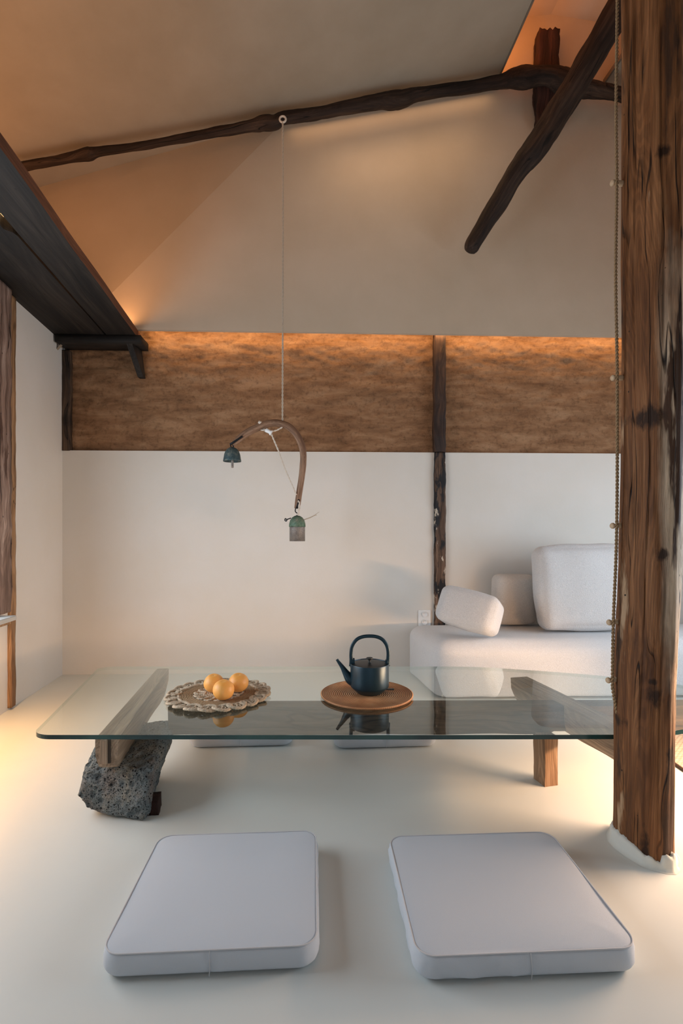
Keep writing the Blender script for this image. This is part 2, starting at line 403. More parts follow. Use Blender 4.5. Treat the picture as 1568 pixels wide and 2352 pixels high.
def stone_mat():
    s = NT('vesicular_basalt', .9, .25); v = s.coord()
    base = s.noise(v, 9, 5, .6); fine = s.noise(v, 90, 4, .7)
    col = s.ramp(base, [(.3, (.10, .125, .132)), (.5, (.18, .20, .203)), (.68, (.26, .24, .20))])
    col = s.mix(.6, col, s.ramp(fine, [(.3, .45), (.6, 1.1)]), 'MULTIPLY')
    rust = s.noise(v, 5, 3); col = s.mix(s.ramp(rust, [(.58, 0.), (.7, .45)]), col, (.27, .17, .12))
    hs = []
    for sc, lo, hi, sel in ((62, .14, .24, .35), (125, .16, .30, .2), (250, .16, .32, .2), (30, .10, .17, .65)):
        vv = s.n('ShaderNodeTexVoronoi'); vv.inputs['Scale'].default_value = sc
        wob = s.n('ShaderNodeVectorMath', _operation='ADD'); nn = s.n('ShaderNodeTexNoise'); nn.inputs['Scale'].default_value = 40
        s.l(v, nn.inputs['Vector']); sc2 = s.n('ShaderNodeVectorMath', _operation='SCALE'); sc2.inputs['Scale'].default_value = .01
        s.l(nn.outputs['Color'], sc2.inputs[0]); s.l(v, wob.inputs[0]); s.l(sc2.outputs[0], wob.inputs[1]); s.l(wob.outputs[0], vv.inputs['Vector'])
        sepc = s.n('ShaderNodeSeparateColor'); s.l(vv.outputs['Color'], sepc.inputs[0])
        m = s.math('MULTIPLY', s.ramp(vv.outputs['Distance'], [(lo, 1.), (hi, 0.)]), s.math('GREATER_THAN', sepc.outputs[0], sel))
        hs.append(m)
    pit = s.math('MAXIMUM', s.math('MAXIMUM', hs[0], hs[1]), s.math('MAXIMUM', hs[3], s.math('MULTIPLY', hs[2], .7)))
    col = s.mix(pit, col, (.018, .020, .022)); s.color(col)
    s.bump(s.math('SUBTRACT', s.math('MULTIPLY', fine, .5), pit), .9, .006); return s.m
M_stone = stone_mat()
def bronze(name, c1, c2, c3):
    s = NT(name, .6, .4); s.b.inputs['Metallic'].default_value = .35; v = s.coord()
    a = s.noise(v, 28, 5, .7); b = s.noise(v, 160, 4)
    col = s.ramp(a, [(.32, c1), (.5, c2), (.68, c3)]); col = s.mix(.5, col, s.ramp(b, [(.3, .5), (.6, 1.)]), 'MULTIPLY')
    s.color(col); s.bump(b, .4, .002); return s.m
M_bell = bronze('patina_dark_teal', (.03, .055, .065), (.06, .10, .11), (.20, .20, .16))
M_bell2 = bronze('patina_green', (.06, .10, .065), (.12, .20, .14), (.27, .26, .2))
M_tin = bronze('grey_tin', (.15, .13, .12), (.24, .21, .19), (.30, .27, .24))
def rug_mat():
    s = NT('woven_rug', .9, .2); v = s.coord()
    w = s.n('ShaderNodeTexBrick'); w.inputs['Scale'].default_value = 1
    w.inputs['Color1'].default_value = (.50, .42, .33, 1); w.inputs['Color2'].default_value = (.40, .33, .26, 1); w.inputs['Mortar'].default_value = (.16, .12, .09, 1)
    w.inputs['Brick Width'].default_value = .022; w.inputs['Row Height'].default_value = .011; w.inputs['Mortar Size'].default_value = .0016
    s.l(v, w.inputs['Vector']); s.color(w.outputs['Color']); s.bump(w.outputs['Fac'], -.5, .004); return s.m
M_rug = rug_mat()
def glass_mats():
    # thin clear sheet: fresnel mirror layer over tinted see-through; only the outer side of each face mirrors
    m = D.materials.new('clear_glass'); m.use_nodes = True; t = m.node_tree; N = t.nodes; N.clear()
    out = N.new('ShaderNodeOutputMaterial'); mx = N.new('ShaderNodeMixShader'); tr = N.new('ShaderNodeBsdfTransparent'); gl = N.new('ShaderNodeBsdfGlossy')
    tr.inputs[0].default_value = (.95, .972, .96, 1); gl.inputs['Roughness'].default_value = 0.0; gl.inputs[0].default_value = (.93, 1, .97, 1)
    fr = N.new('ShaderNodeFresnel'); fr.inputs[0].default_value = 1.52
    ge = N.new('ShaderNodeNewGeometry'); inv = N.new('ShaderNodeMath'); inv.operation = 'SUBTRACT'; inv.inputs[0].default_value = 1; t.links.new(ge.outputs['Backfacing'], inv.inputs[1])
    mu = N.new('ShaderNodeMath'); mu.operation = 'MULTIPLY'; t.links.new(fr.outputs[0], mu.inputs[0]); t.links.new(inv.outputs[0], mu.inputs[1])
    m2 = N.new('ShaderNodeMath'); m2.operation = 'MULTIPLY'; m2.use_clamp = True; m2.inputs[1].default_value = 1.55; t.links.new(mu.outputs[0], m2.inputs[0])
    t.links.new(m2.outputs[0], mx.inputs[0]); t.links.new(tr.outputs[0], mx.inputs[1]); t.links.new(gl.outputs[0], mx.inputs[2]); t.links.new(mx.outputs[0], out.inputs[0])
    e = NT('glass_edge_teal', .12, .6); v = e.coord()
    a = e.noise(v, 5, 3); e.color(e.ramp(a, [(.35, (.007, .030, .035)), (.65, (.022, .080, .075))]))
    ge2 = e.n('ShaderNodeNewGeometry'); ms = e.n('ShaderNodeMixShader'); tp = e.n('ShaderNodeBsdfTransparent'); tp.inputs[0].default_value = (.80, .87, .84, 1)
    e.l(ge2.outputs['Backfacing'], ms.inputs[0]); e.l(e.b.outputs[0], ms.inputs[1]); e.l(tp.outputs[0], ms.inputs[2])
    e.l(ms.outputs[0], e.N['Material Output'].inputs['Surface'])
    return m, e.m
M_glass, M_gedge = glass_mats()

# ------------------------------------------------------------------ the room shell
def quad(name, pts, mat, n=1, thick=0.0):
    me = mesh(name, pts, [tuple(range(len(pts)))]); o = link(name, me, mat, smooth=False)
    return struct(o)
def slab(name, pts, mat, tvec):
    a = [Vector(p) for p in pts]; b = [p+Vector(tvec) for p in a]; n = len(a)
    fs = [tuple(range(n)), tuple(range(2*n-1, n-1, -1))]+[(i, (i+1) % n, n+(i+1) % n, n+i) for i in range(n)]
    return struct(link(name, mesh(name, a+b, fs), mat, smooth=False))
YB = -2.2                                                # behind the camera
corner = WO.copy()
wr0 = WO+WU*4.95                                        # back right corner, hidden behind the post
LW = Vector((-1.889+1.994, 2.771-3.594, 0)).normalized()  # left wall running towards the camera
def lw(t, z=0, off=0):                                   # point on left wall, t metres from the corner
    n = Vector((-LW.y, LW.x, 0));  return corner+LW*t+n*off+Vector((0,0,z))
LN = Vector((-LW.y, LW.x, 0))
if LN.x < 0: LN = -LN
def lw(t, z=0, off=0): return corner+LW*t+LN*off+Vector((0,0,z))
tl = 5.9
slab('floor', [(-3.0, YB, 0), (3.4, YB, 0), (3.4, 4.1, 0), (-3.0, 4.1, 0)], M_floor, (0,0,-.1))
# lower white wall (proud of the clay band), clay band, gable panel
Z1 = 1+(HY-1037)/F*PW(600, 1037, .02).y; Z1 = PW(600, 1037, .02).z
Z2 = PW(800, 764, .12).z
def wbox(name, x0, x1, y0, y1, z0, z1, mat, bev=0):
    return link(name, cube(x0, x1, y0, y1, z0, z1, bev), mat, smooth=False, M=MW)
struct(wbox('wall_back', -.2, 5.15, -.02, .2, -.02, Z1, M_wall))
# clay band: real relief
nx, nz = 420, 90; vs = []; fs = []
x0, x1 = -.05, 4.95
for j in range(nz+1):
    z = Z1-.01+(Z2+.22-Z1)*j/nz
    top = max(0, min(1, (z-(Z2-.28))/.28))
    for i in range(nx+1):
        x = x0+(x1-x0)*i/nx
        a = noise.fractal(Vector((x*2.2, 0, z*9)), 1.0, 2.0, 4)*.006
        b = noise.fractal(Vector((x*13, 7, z*30)), .9, 2.1, 5)*(.005+.011*top)
        c = noise.fractal(Vector((x*5+3, 17, z*14+x*3)), .8, 2.2, 4)*.016*top
        vs.append((x, .016-(a+b+c), z))
for j in range(nz):
    for i in range(nx):
        k = j*(nx+1)+i; fs.append((k, k+1, k+nx+2, k+nx+1))
struct(link('wall_clay_band', mesh('c', vs, fs), M_clay, M=MW))
struct(wbox('trim_1', -.2, 5.15, .06, .2, Z1-.02, Z2+.12, M_clay))     # solid wall core behind the clay
# gable panel above: board hung 12 cm in front of the clay, follows the roof line
GL = PW(60, 380, .12); GR = PW(1140, 185, .12); gl, gr = inw(GL), inw(GR); slope = (gr.z-gl.z)/(gr.x-gl.x)
RX0, RX1 = gr.x, inw(PW(1388, 195, .12)).x; RXM = (RX0+RX1)/2
zl = gl.z+slope*(-1.1-gl.x); zr = gr.z-slope*(5.1-RX1)
gp = [(-1.1, 2.2), (0.0, 2.2), (0.0, Z2), (5.1, Z2), (5.1, zr+.02), (RX1+.4, gr.z+.4), (RXM, 4.95), (RX0-.4, gr.z+.4), (-1.1, zl+.02)]
# diagonal light boundary built as a fold: left triangle leans back to darken
fa, fb = inw(PW(265, 665, .12)), inw(PW(640, 290, .12)); fd = Vector((fb.x-fa.x, 0, fb.z-fa.z)).normalized(); fn_ = Vector((-fd.z, 0, fd.x))
def on_fold(x, z): return (x-fa.x)*fn_.x+(z-fa.z)*fn_.z
def foldy(x, z): return max(0, on_fold(x, z))*FOLD
FOLD = math.tan(rad(11.5))
def side(p, q):     # point where edge p-q crosses the fold line
    a, b = on_fold(*p), on_fold(*q); t = a/(a-b); return (p[0]+(q[0]-p[0])*t, p[1]+(q[1]-p[1])*t)
LP, RP = [], []
for i in range(len(gp)):
    p, q = gp[i], gp[(i+1) % len(gp)]; a, b = on_fold(*p), on_fold(*q)
    (LP if a > 0 else RP).append(p)
    if a*b < 0: c = side(p, q); LP.append(c); RP.append(c)
vs, fs = [], []
for poly in (RP, LP):
    for dy in (0, .025):
        o_ = len(vs); n = len(poly); vs += [(x, -.12+foldy(x, z)+dy, z) for x, z in poly]; fs.append(tuple(range(o_, o_+n)))
    fs += [(o_-n+i, o_-n+(i+1) % n, o_+(i+1) % n, o_+i) for i in range(n)]
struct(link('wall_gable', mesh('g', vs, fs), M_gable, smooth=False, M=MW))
# left sloping ceiling panel (runs towards the camera along V), ridge recess, right panel
V = Vector((-(CX-678)/F, 1, 0)); back = V*(-5.6)
def gp3(x, z, y=-.11): return MW @ Vector((x, y, z))
A0, A1 = gp3(-1.1, zl), gp3(RX0, gr.z); Ae = A0+V*.7
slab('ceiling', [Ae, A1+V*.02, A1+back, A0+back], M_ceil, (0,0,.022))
e0 = A1; 
def strip(name, p, q, w, mat):
    return p
B0, B1 = gp3(RX1, gr.z), gp3(5.1, zr)
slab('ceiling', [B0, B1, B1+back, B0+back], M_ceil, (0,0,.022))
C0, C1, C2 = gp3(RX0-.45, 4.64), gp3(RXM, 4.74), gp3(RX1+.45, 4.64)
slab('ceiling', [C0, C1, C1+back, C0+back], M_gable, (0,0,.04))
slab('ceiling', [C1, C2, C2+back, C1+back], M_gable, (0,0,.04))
def vwall(p, q, z0, z1, th, mat, name):
    p = Vector((p.x, p.y, z0)); q = Vector((q.x, q.y, z0))
    return slab(name, [p, q, Vector((q.x, q.y, z1)), Vector((p.x, p.y, z1))], mat, th)
vwall(gp3(RX0-.45, 0), gp3(RX0-.45, 0)+back, gr.z-.06, 4.68, (-.03,0,0), M_gable, 'trim_2')
vwall(gp3(RX1+.45, 0), gp3(RX1+.45, 0)+back, gr.z-.06, 4.68, (.03,0,0), M_gable, 'trim_3')
# thin dark edge bead of the left and right panels along the recess
for k, (p, dx) in enumerate(((A1, .0), (B0, -.012))):
    q = p+back; z = gr.z
    slab('trim_%d' % (4+k), [p+Vector((dx, 0, -.004)), p+Vector((dx+.012, 0, -.004)), q+Vector((dx+.012, 0, -.004)), q+Vector((dx, 0, -.004))], M_trim, (0,0,.034))
# left wall: solid by the corner, window opening nearer the camera
T1 = .93                                                  # where the window opening starts
LH = 2.375
slab('wall_left', [lw(-.05), lw(T1), lw(T1, LH), lw(-.05, LH)], M_wall, -LN*.15)
slab('wall_left', [lw(T1), lw(tl), lw(tl, .53), lw(T1, .53)], M_wall, -LN*.15)
slab('wall_left', [lw(T1, 2.12), lw(tl, 2.12), lw(tl, LH), lw(T1, LH)], M_wall, -LN*.15)
slab('wall_left', [lw(3.3, .53), lw(tl, .53), lw(tl, 2.12), lw(3.3, 2.12)], M_wall, -LN*.15)
# loft floor and outer wall above the shelf
slab('trim_6', [lw(-.2, 2.385, -.0), lw(tl, 2.385, -.0), lw(tl, 2.385, -.95), lw(-.2, 2.385, -.95)], M_shelf, (0,0,.04))
slab('wall_left_upper', [lw(-.2, 2.35, -.9), lw(tl, 2.35, -.9), lw(tl, 4.3, -.9), lw(-.2, 4.3, -.9)], M_gable, -LN*.1)
# right wall with a wide window, front wall behind the camera with a doorway-wide opening
XR = 2.75
slab('wall_right', [(XR, YB, 0), (XR, 4.0, 0), (XR, 4.0, .45), (XR, YB, .45)], M_wall, (.15,0,0))
slab('wall_right', [(XR, YB, 2.2), (XR, 4.0, 2.2), (XR, 4.0, 4.4), (XR, YB, 4.4)], M_wall, (.15,0,0))
slab('wall_right', [(XR, 3.1, .45), (XR, 4.0, .45), (XR, 4.0, 2.2), (XR, 3.1, 2.2)], M_wall, (.15,0,0))
slab('wall_right', [(XR, YB, .45), (XR, .2, .45), (XR, .2, 2.2), (XR, YB, 2.2)], M_wall, (.15,0,0))
slab('wall_front', [(-3.2, YB, 0), (-.9, YB, 0), (-.9, YB, 4.9), (-3.2, YB, 4.9)], M_wall, (0,-.15,0))
slab('wall_front', [(1.5, YB, 0), (3.4, YB, 0), (3.4, YB, 4.9), (1.5, YB, 4.9)], M_wall, (0,-.15,0))
slab('wall_front', [(-.9, YB, 2.2), (1.5, YB, 2.2), (1.5, YB, 4.9), (-.9, YB, 4.9)], M_wall, (0,-.15,0))
def window(name, o, u, w, h, nrm):
    parts = []
    r = struct(D.objects.new(name, None)); COL.objects.link(r)
    def bar(a0, a1, b0, b1):
        vs = []
        for s in (-.02, .02):
            for a, b in ((a0, b0), (a1, b0), (a1, b1), (a0, b1)): vs.append(o+u*a+Vector((0,0,b))+nrm*s)
        return vs, [(0,1,2,3), (4,7,6,5), (0,4,5,1), (1,5,6,2), (2,6,7,3), (3,7,4,0)], [tuple(v) for v in vs]
    b = merge([bar(0, .05, 0, h), bar(w-.05, w, 0, h), bar(0, w, 0, .05), bar(0, w, h-.05, h), bar(w/2-.02, w/2+.02, 0, h)])
    link('window_frame', mesh('wf', *b), M_jamb, r, smooth=False)
window('window_1', lw(T1, .55, -.07), LW, 3.3-T1, 1.57, LN)
window('window_2', Vector((XR+.07, .2, .45)), Vector((0,1,0)), 2.9, 1.75, Vector((1,0,0)))

# ------------------------------------------------------------------ overhead plank shelf on the left
SD = Vector((-(CX-643)/F, 1, 0)).normalized(); SX = Vector((SD.y, -SD.x, 0))
S1 = PZ(313, 772, 2.375)                                 # lower right far corner of the shelf
sh = thing('plank_shelf', 'dark plank loft shelf running along the left wall under the roof, lit from above', 'shelf', (0,0,0))
shM = Matrix.Translation(S1) @ Matrix(((SX.x, SD.x, 0, 0), (SX.y, SD.y, 0, 0), (0, 0, 1, 0), (0,0,0,1)))
zb, zt = 0, .055
def plank(name, xa, xb, seed, mat, holes=None, right=False):
    Ln = 5.2; n = 220; vs = []; fs = []; rest = []
    for i in range(n+1):
        y = .13-Ln*i/n
        l = xa+noise.noise(Vector((y*3, seed, 0)))*.004; r = xb+noise.noise(Vector((y*2.3, seed+5, 0)))*.004
        if holes == 'R':      # broken knot on the edge of the left plank
            dy = (y-YH)/.045; r -= .03*math.exp(-dy*dy)+.02*math.exp(-((y-YH-.03)/.02)**2)
        for x, z in ((l, zb), (r, zb), (r, zt), (l, zt)): vs.append((x, y, z)); rest.append((x+seed, z, y))
    for i in range(n):
        for k in range(4): fs.append((i*4+k, i*4+(k+1) % 4, i*4+4+(k+1) % 4, i*4+4+k))
    fs += [(0,1,2,3), (n*4+3, n*4+2, n*4+1, n*4)]
    me = mesh(name, vs, fs, rest)
    o = link(name, me, mat, sh, smooth=False, M=shM)
    return o
hp = shM.inverted() @ PZ(22, 517, 2.375); YH = hp.y; XH = hp.x
p1 = plank('plank', XH+.006, 0, 1, [M_shelf, M_shelfedge])
p1.data.materials.clear(); p1.data.materials.append(M_shelf); p1.data.materials.append(M_shelfedge)
for p in p1.data.polygons:
    if abs(p.normal.x) > .9 and p.center.x > -.05: p.material_index = 1
p1['label'] = 'right plank with reddish sawn edge'
plank('plank', XH-.42, XH-.007, 3, M_shelf, 'R')
# short glowing LED tape over the gap, seen through the broken knot
em = plain('led_tape', (1, .6, .3), .5); em.node_tree.nodes['Principled BSDF'].inputs['Emission Color'].default_value = (1, .60, .27, 1); em.node_tree.nodes['Principled BSDF'].inputs['Emission Strength'].default_value = 3.0
link('led_tape', cube(XH-.10, XH+.02, YH-.22, YH+.22, .085, .09), em, sh, smooth=False, M=shM)['label'] = 'glowing warm light tape above the plank gap'
# ledger along the back wall and a slanting bracket
a, b = inw(PW(135, 766, .12)), inw(PW(328, 787, .12))
sp = shM.inverted()
lv, lf, lr = box(a.x, b.x, -.17, -.01, 2.322, 2.373, (12,3,2), .002, 4, grain=0)
link('ledger', mesh('l', lv, lf, lr), M_shelf, sh, M=MW)
c = inw(PW(300, 790, .06)); d = inw(PW(323, 853, .02))
def prism(poly, y0, y1, M, name, mat, par):
    n = len(poly); vs = [(x, y0, z) for x, z in poly]+[(x, y1, z) for x, z in poly]
    fs = [tuple(range(n)), tuple(range(2*n-1, n-1, -1))]+[(i, (i+1) % n, n+(i+1) % n, n+i) for i in range(n)]
    return link(name, mesh(name, vs, fs, [(v[0], v[1], v[2]) for v in vs]), mat, par, smooth=False, M=M)
# bracket: wedge, deep at the top, narrow at the foot
bx0, bx1 = inw(PW(292, 800, .13)).x, inw(PW(318, 800, .05)).x
vs = [(bx0, -.15, 2.325), (bx0+.04, -.15, 2.325), (bx0+.055, 0, 2.325), (bx0+.01, 0, 2.325),
      (bx0+.035, -.03, 2.13), (bx0+.075, -.03, 2.13), (bx0+.08, 0, 2.125), (bx0+.04, 0, 2.125)]
link('bracket', mesh('b', vs, [(0,1,2,3), (4,7,6,5), (0,4,5,1), (1,5,6,2), (2,6,7,3), (3,7,4,0)], vs), M_shelf, sh, smooth=False, M=MW)

# ------------------------------------------------------------------ timbers of the back wall
def wpost(name, xl, xr, z0, z1, depth, mat, label, rough=.006, seed=0, y0=-.035):
    o = link(name, mesh(name, *box(xl, xr, -depth, .03, z0, z1, (5, 2, 110), rough, seed)), mat, M=MW)
    return tag(o, label, 'post')
q0, q1 = inw(PW(996, 1040, .02)), inw(PW(1021, 1040, .02))
post = thing('wall_post', 'narrow patchy timber post in the back wall, charred black beside the sofa cushion', 'post', tuple(MW @ Vector(((q0.x+q1.x)/2, -.03, 0))), WB)
for nm, z0, z1, m, dp, sd in (('lower_post', 0, Z1, M_wallpost, .045, 2), ('upper_post', Z1, Z2+.1, M_wallposttop, .05, 8)):
    v, f, r = box(q0.x, q1.x, -dp, .03, z0, z1, (6, 2, 120), .007, sd)
    o = link(nm, mesh(nm, v, f, r), m)
    o.matrix_world = MW; o.parent = post; bpy.context.view_layer.update(); o.matrix_parent_inverse = post.matrix_world.inverted()
    if nm == 'upper_post': o['label'] = 'nearly black upper part crossing the clay band'
q2, q3 = inw(PW(147, 900, .0)), inw(PW(164, 900, .0))
o = link('corner_post', mesh('cp', *box(q2.x, q3.x, -.03, .03, Z1, 2.315, (5, 2, 60), .004, 11)), M_jambdark, M=MW)
tag(o, 'thin dark brown post in the left corner of the clay band', 'post')

# ------------------------------------------------------------------ roof logs
def gpt(px, py, off): return PW(px, py, off)
path = [(20,392,9),(60,380,10),(130,368,9.5),(185,356,12),(205,353,13.5),(232,348,9.5),(330,334,8.5),(450,312,9),(560,292,11),(605,284,15),(632,283,15.5),(655,272,12),(750,256,12.5),(860,236,14.5),(900,232,18),(928,226,17),(960,216,13),(1050,205,12.5),(1140,190,13),(1175,183,18),(1205,180,23),(1235,176,20),(1265,178,22),(1295,191,27),(1330,200,19),(1380,208,15),(1425,217,14),(1480,232,14),(1580,260,14)]
pp = []
for px, py, r in path:
    p = gpt(px, py, .24); pp.append((p.x, p.y, p.z, r/F*p.y))
log = link('roof_log', mesh('log', *tube(catmull(pp, 8), 20, .22, 1, nf=5)), M_log)
tag(log, 'long thin knotty dark log along the roof line, from the shelf up to the ridge', 'log')
# king post
kp = [PW(1251, 84, .17), PW(1251, 300, .17)]
w = 24/F*3.5
kc = inw(kp[0]); kb = inw(kp[1])
v, f, r = box(kc.x-w, kc.x+w, -.225, -.15, kb.z, kc.z, (8, 4, 40), .014, 21)
for q in v:
    t = (q.z-kb.z)/(kc.z-kb.z)
    if t > .86: q.x += .012*(t-.86)/.14
    q.z += noise.noise(Vector((q.x*60, q.y*30, 1)))*.02*(1 if t > .9 else 0)
tag(link('king_post', mesh('kp', v, f, r), M_king, M=MW), 'short rough reddish-black upright timber at the ridge, crossing the long log', 'post')
# diagonal brace coming out of the gable towards the viewer
dg = [(1079,576,13,3.395),(1084,565,17.5,3.39),(1104,530,19,3.37),(1123,498,20,3.35),(1150,455,21,3.32),(1175,412,22.5,3.29),(1200,375,25,3.265),(1222,350,28,3.245),(1243,322,29,3.225),(1262,292,28,3.205),(1285,250,28.5,3.18),(1307,214,29,3.155),(1340,160,29.5,3.115),(1378,98,30,3.07),(1420,22,31,3.01),(1480,-80,32,2.93),(1560,-200,33,2.83)]
pp = []
for px, py, r, d in dg:
    p = PD(px, py, d); pp.append((p.x, p.y, p.z, r/F*d))
tag(link('brace_log', mesh('dl', *tube(catmull(pp, 8), 26, .16, 4, nf=4)), M_log), 'thick dark diagonal brace log with a rounded lower end, leaning across the ridge', 'log')

# ------------------------------------------------------------------ big post at the right with pegs
base = [(.881,1.627),(.9127,1.519),(.979,1.484),(1.032,1.555),(1.03,1.68),(.94,1.72)]
PC = Vector((.955, 1.60))
col = thing('timber_column', 'massive old timber column standing at the right edge, orange-brown with a paler strip', 'column', (PC.x, PC.y, 0))
def section(z):
    g = 1+.16*max(0, min(1, (z-.15)/1.2)); sx = .0
    for za, xa in ((.35, .002), (.6, .007), (.95, .018), (1.15, .026)):
        if z > za: sx = xa
    t = max(0, min(1, (z-.3)/.9)); sx = .026*t*t*(3-2*t)
    pts = []
    for x, y in base:
        X, Y = x-PC.x, y-PC.y
        if X > 0: X *= g+ .04*t
        pts.append((X+sx, Y))
    return pts
NS, NZ = 150, 520; vs = []; fs = []; rest = []
ZT = 4.5
zs = [(i/NZ)**1.25*ZT for i in range(NZ+1)]
def zmin(a):      # ragged foot: lower at the right front than at the left
    return 0.0
for i, z in enumerate(zs):
    s = section(z); m = len(s); per = []
    # rounded closed polygon by quadratic corners
    for k in range(m):
        a, b, c = Vector(s[k-1]), Vector(s[k]), Vector(s[(k+1) % m])
        rr = .24
        p0, p1 = b.lerp(a, rr), b.lerp(c, rr)
        per += [p0, (p0+b*2+p1)/4, p1]
    L = [0]
    for k in range(len(per)): L.append(L[-1]+(per[(k+1) % len(per)]-per[k]).length)
    for q in range(NS):
        t = q/NS*L[-1]; k = 0
        while L[k+1] < t: k += 1
        p = per[k].lerp(per[(k+1) % len(per)], (t-L[k])/(L[k+1]-L[k]+1e-9))
        nrm = p.normalized(); ph = q/NS*L[-1]
        d = noise.fractal(Vector((nrm.x*2.2, nrm.y*2.2, z*1.5)), 1., 2., 3)*.006
        d += noise.fractal(Vector((nrm.x*16, nrm.y*16, z*1.3)), 1., 2., 3)*.0022
        # long drying cracks
        for u0, wv, z0, z1, dep in ((.045, 8, .0, 1.6, .010), (.125, 5, .9, 2.7, .012), (.215, 6, .35, 1.45, .010), (.085, 7, 1.6, 3.2, .010), (.30, 5, .0, .9, .007), (.27, 4, 1.2, 2.6, .007)):
            if z0 < z < z1:
                uu = u0*L[-1]+.006*noise.noise(Vector((z*wv*.5, u0*50, 0)))
                e = abs(ph-uu)/.0035
                if e < 1: d -= dep*(1-e)*min(1, (z-z0)/.15, (z1-z)/.15)
        vs.append((p.x+nrm.x*d, p.y+nrm.y*d, z)); rest.append((p.x, p.y, z))
for i in range(NZ):
    for q in range(NS): fs.append((i*NS+q, i*NS+(q+1) % NS, (i+1)*NS+(q+1) % NS, (i+1)*NS+q))
fs.append(tuple(range(NS)))
o = link('shaft', mesh('shaft', vs, fs, rest), M_pillar, col)
# white plaster foot, ragged top edge, high on the left and low at the right
n = 120; vs = []; fs = []
s0 = section(0); per = []
for k in range(len(s0)):
    a, b, c = Vector(s0[k-1]), Vector(s0[k]), Vector(s0[(k+1) % len(s0)])
    p0, p1 = b.lerp(a, .3), b.lerp(c, .3); per += [p0, (p0+b*2+p1)/4, p1]
L = [0]
for k in range(len(per)): L.append(L[-1]+(per[(k+1) % len(per)]-per[k]).length)
for q in range(n):
    t = q/n*L[-1]; k = 0
    while L[k+1] < t: k += 1
    p = per[k].lerp(per[(k+1) % len(per)], (t-L[k])/(L[k+1]-L[k]+1e-9)); nr = p.normalized()
    h = .022+.022*max(0, -nr.x*1.2)+.010*noise.noise(Vector((q*.35, 0, 0)))+.006*noise.noise(Vector((q*1.1, 4, 0)))
    if .50 < (nr.x+1)/2 < .72 and nr.y < 0: h += .022
    if nr.x > .45 and nr.y < .2: h = .006
    out = .008
    for off, z in ((.022, .0005), (.015, .003), (.011, h*.35), (out+.003, h*.8), (out-.002, h), (-.02, h-.002)):
        vs.append((p.x+nr.x*off, p.y+nr.y*off, z))
for q in range(n):
    for k in range(5):
        a = q*6+k; b = ((q+1) % n)*6+k; fs.append((a, b, b+1, a+1))
link('plaster_foot', mesh('pf', vs, fs), plaster('foot_plaster', (.64, .655, .62), .04), col)['label'] = 'ragged white plaster foot'
# pegs on the left side
pegs = []
for px, py in ((1406, 420), (1407, 868), (1406, 1208), (1398, 1430), (1396, 1563)):
    d = 1.625; p = PD(px, py, d)
    tip = Vector((p.x-.004, p.y, p.z)); root = Vector((.96, 1.64, p.z+.006))
    dr = (root-tip).normalized()
    pth = []
    for t, r in ((0, .0075), (.003, .0095), (.008, .0095), (.011, .0065), (.016, .006), (.020, .0085), ((root-tip).length, .0095)):
        q = tip+dr*t-Vector((PC.x, PC.y, 0)); pth.append((q.x, q.y, q.z, r))
    link('peg', mesh('peg', *tube(pth, 16, cap='flat')), M_peg, col)['label'] = 'pale turned wooden peg'
    pegs.append(tip+dr*.0135)
# twisted rope
def twist(path, r, pitch, n=6, strands=2, per=8):
    pts = [Vector(p) for p in path]; L = [0]
    for i in range(1, len(pts)): L.append(L[-1]+(pts[i]-pts[i-1]).length)
    N = max(8, int(L[-1]/pitch*per)); out = []
    res = []; k = 0
    for i in range(N+1):
        t = L[-1]*i/N
        while k < len(L)-2 and L[k+1] < t: k += 1
        res.append(pts[k].lerp(pts[k+1], (t-L[k])/(L[k+1]-L[k]+1e-9)))
    for s in range(strands):
        pp = []
        for i, c in enumerate(res):
            tg = (res[min(i+1, N)]-res[max(i-1, 0)]).normalized()
            up = Vector((0,1,0)) if abs(tg.y) < .8 else Vector((1,0,0))
            u = (up-tg*up.dot(tg)).normalized(); w = tg.cross(u)
            a = 2*pi*(L[-1]*i/N)/pitch+2*pi*s/strands
            q = c+(u*cos(a)+w*sin(a))*r*.55; pp.append((q.x, q.y, q.z, r*.62))
        out.append(tube(pp, n))
    return merge(out)
rp = [PD(1419, -160, 1.612), PD(1417, 40, 1.612), PD(1414.5, 260, 1.612)]
for i, p in enumerate(pegs):
    rp.append(p+Vector((0, -.011, 0)))
    if i == 0: rp.append(PD(1413.5, 640, 1.612))
rp += [PD(1407, 1585, 1.612), PD(1411.5, 1612, 1.618), PD(1417, 1640, 1.624)]
rp = [Vector(q) for q in catmull([tuple(p) for p in rp], 6)]
tag(link('twisted_rope', mesh('rope', *twist(rp, .0047, .024)), M_rope), 'long twisted brown rope hanging along the pegs of the timber column', 'rope')

# ------------------------------------------------------------------ left: post, weathered jamb board, window ledge
def at_lw(px):                                  # distance from corner along the left wall for image column px
    # solve corner+LW*t: x/y = (px-CX)/F
    k = (px-CX)/F; return (k*corner.y-corner.x)/(LW.x-k*LW.y)
ML = Matrix(((LW.x, LN.x, 0, corner.x), (LW.y, LN.y, 0, corner.y), (0, 0, 1, 0), (0,0,0,1)))
ta = at_lw(39)
v, f, r = box(ta+.05, ta+.105, -.02, .018, .012, 2.37, (4, 3, 120), .004, 5)
ss = 1 if ML.to_3x3().determinant() > 0 else -1
me = mesh('sp', v, f, r); me.transform(ML)
tag(link('window_post', me, M_strip), 'orange-brown timber post on the left wall, its foot ending just above the floor', 'post')
v, f, r = box(ta+.152, ta+.36, .012, .045, .57, 2.37, (6, 4, 120), .007, 9)
me = mesh('jb', v, f, r); me.transform(ML)
tag(link('jamb_board', me, M_jamb), 'weathered whitish-brown board standing on the ledge at the left edge', 'board')
q = PZ(39, 1413, .565); w_off = (q-corner).dot(LN); tq = (q-corner).dot(LW)
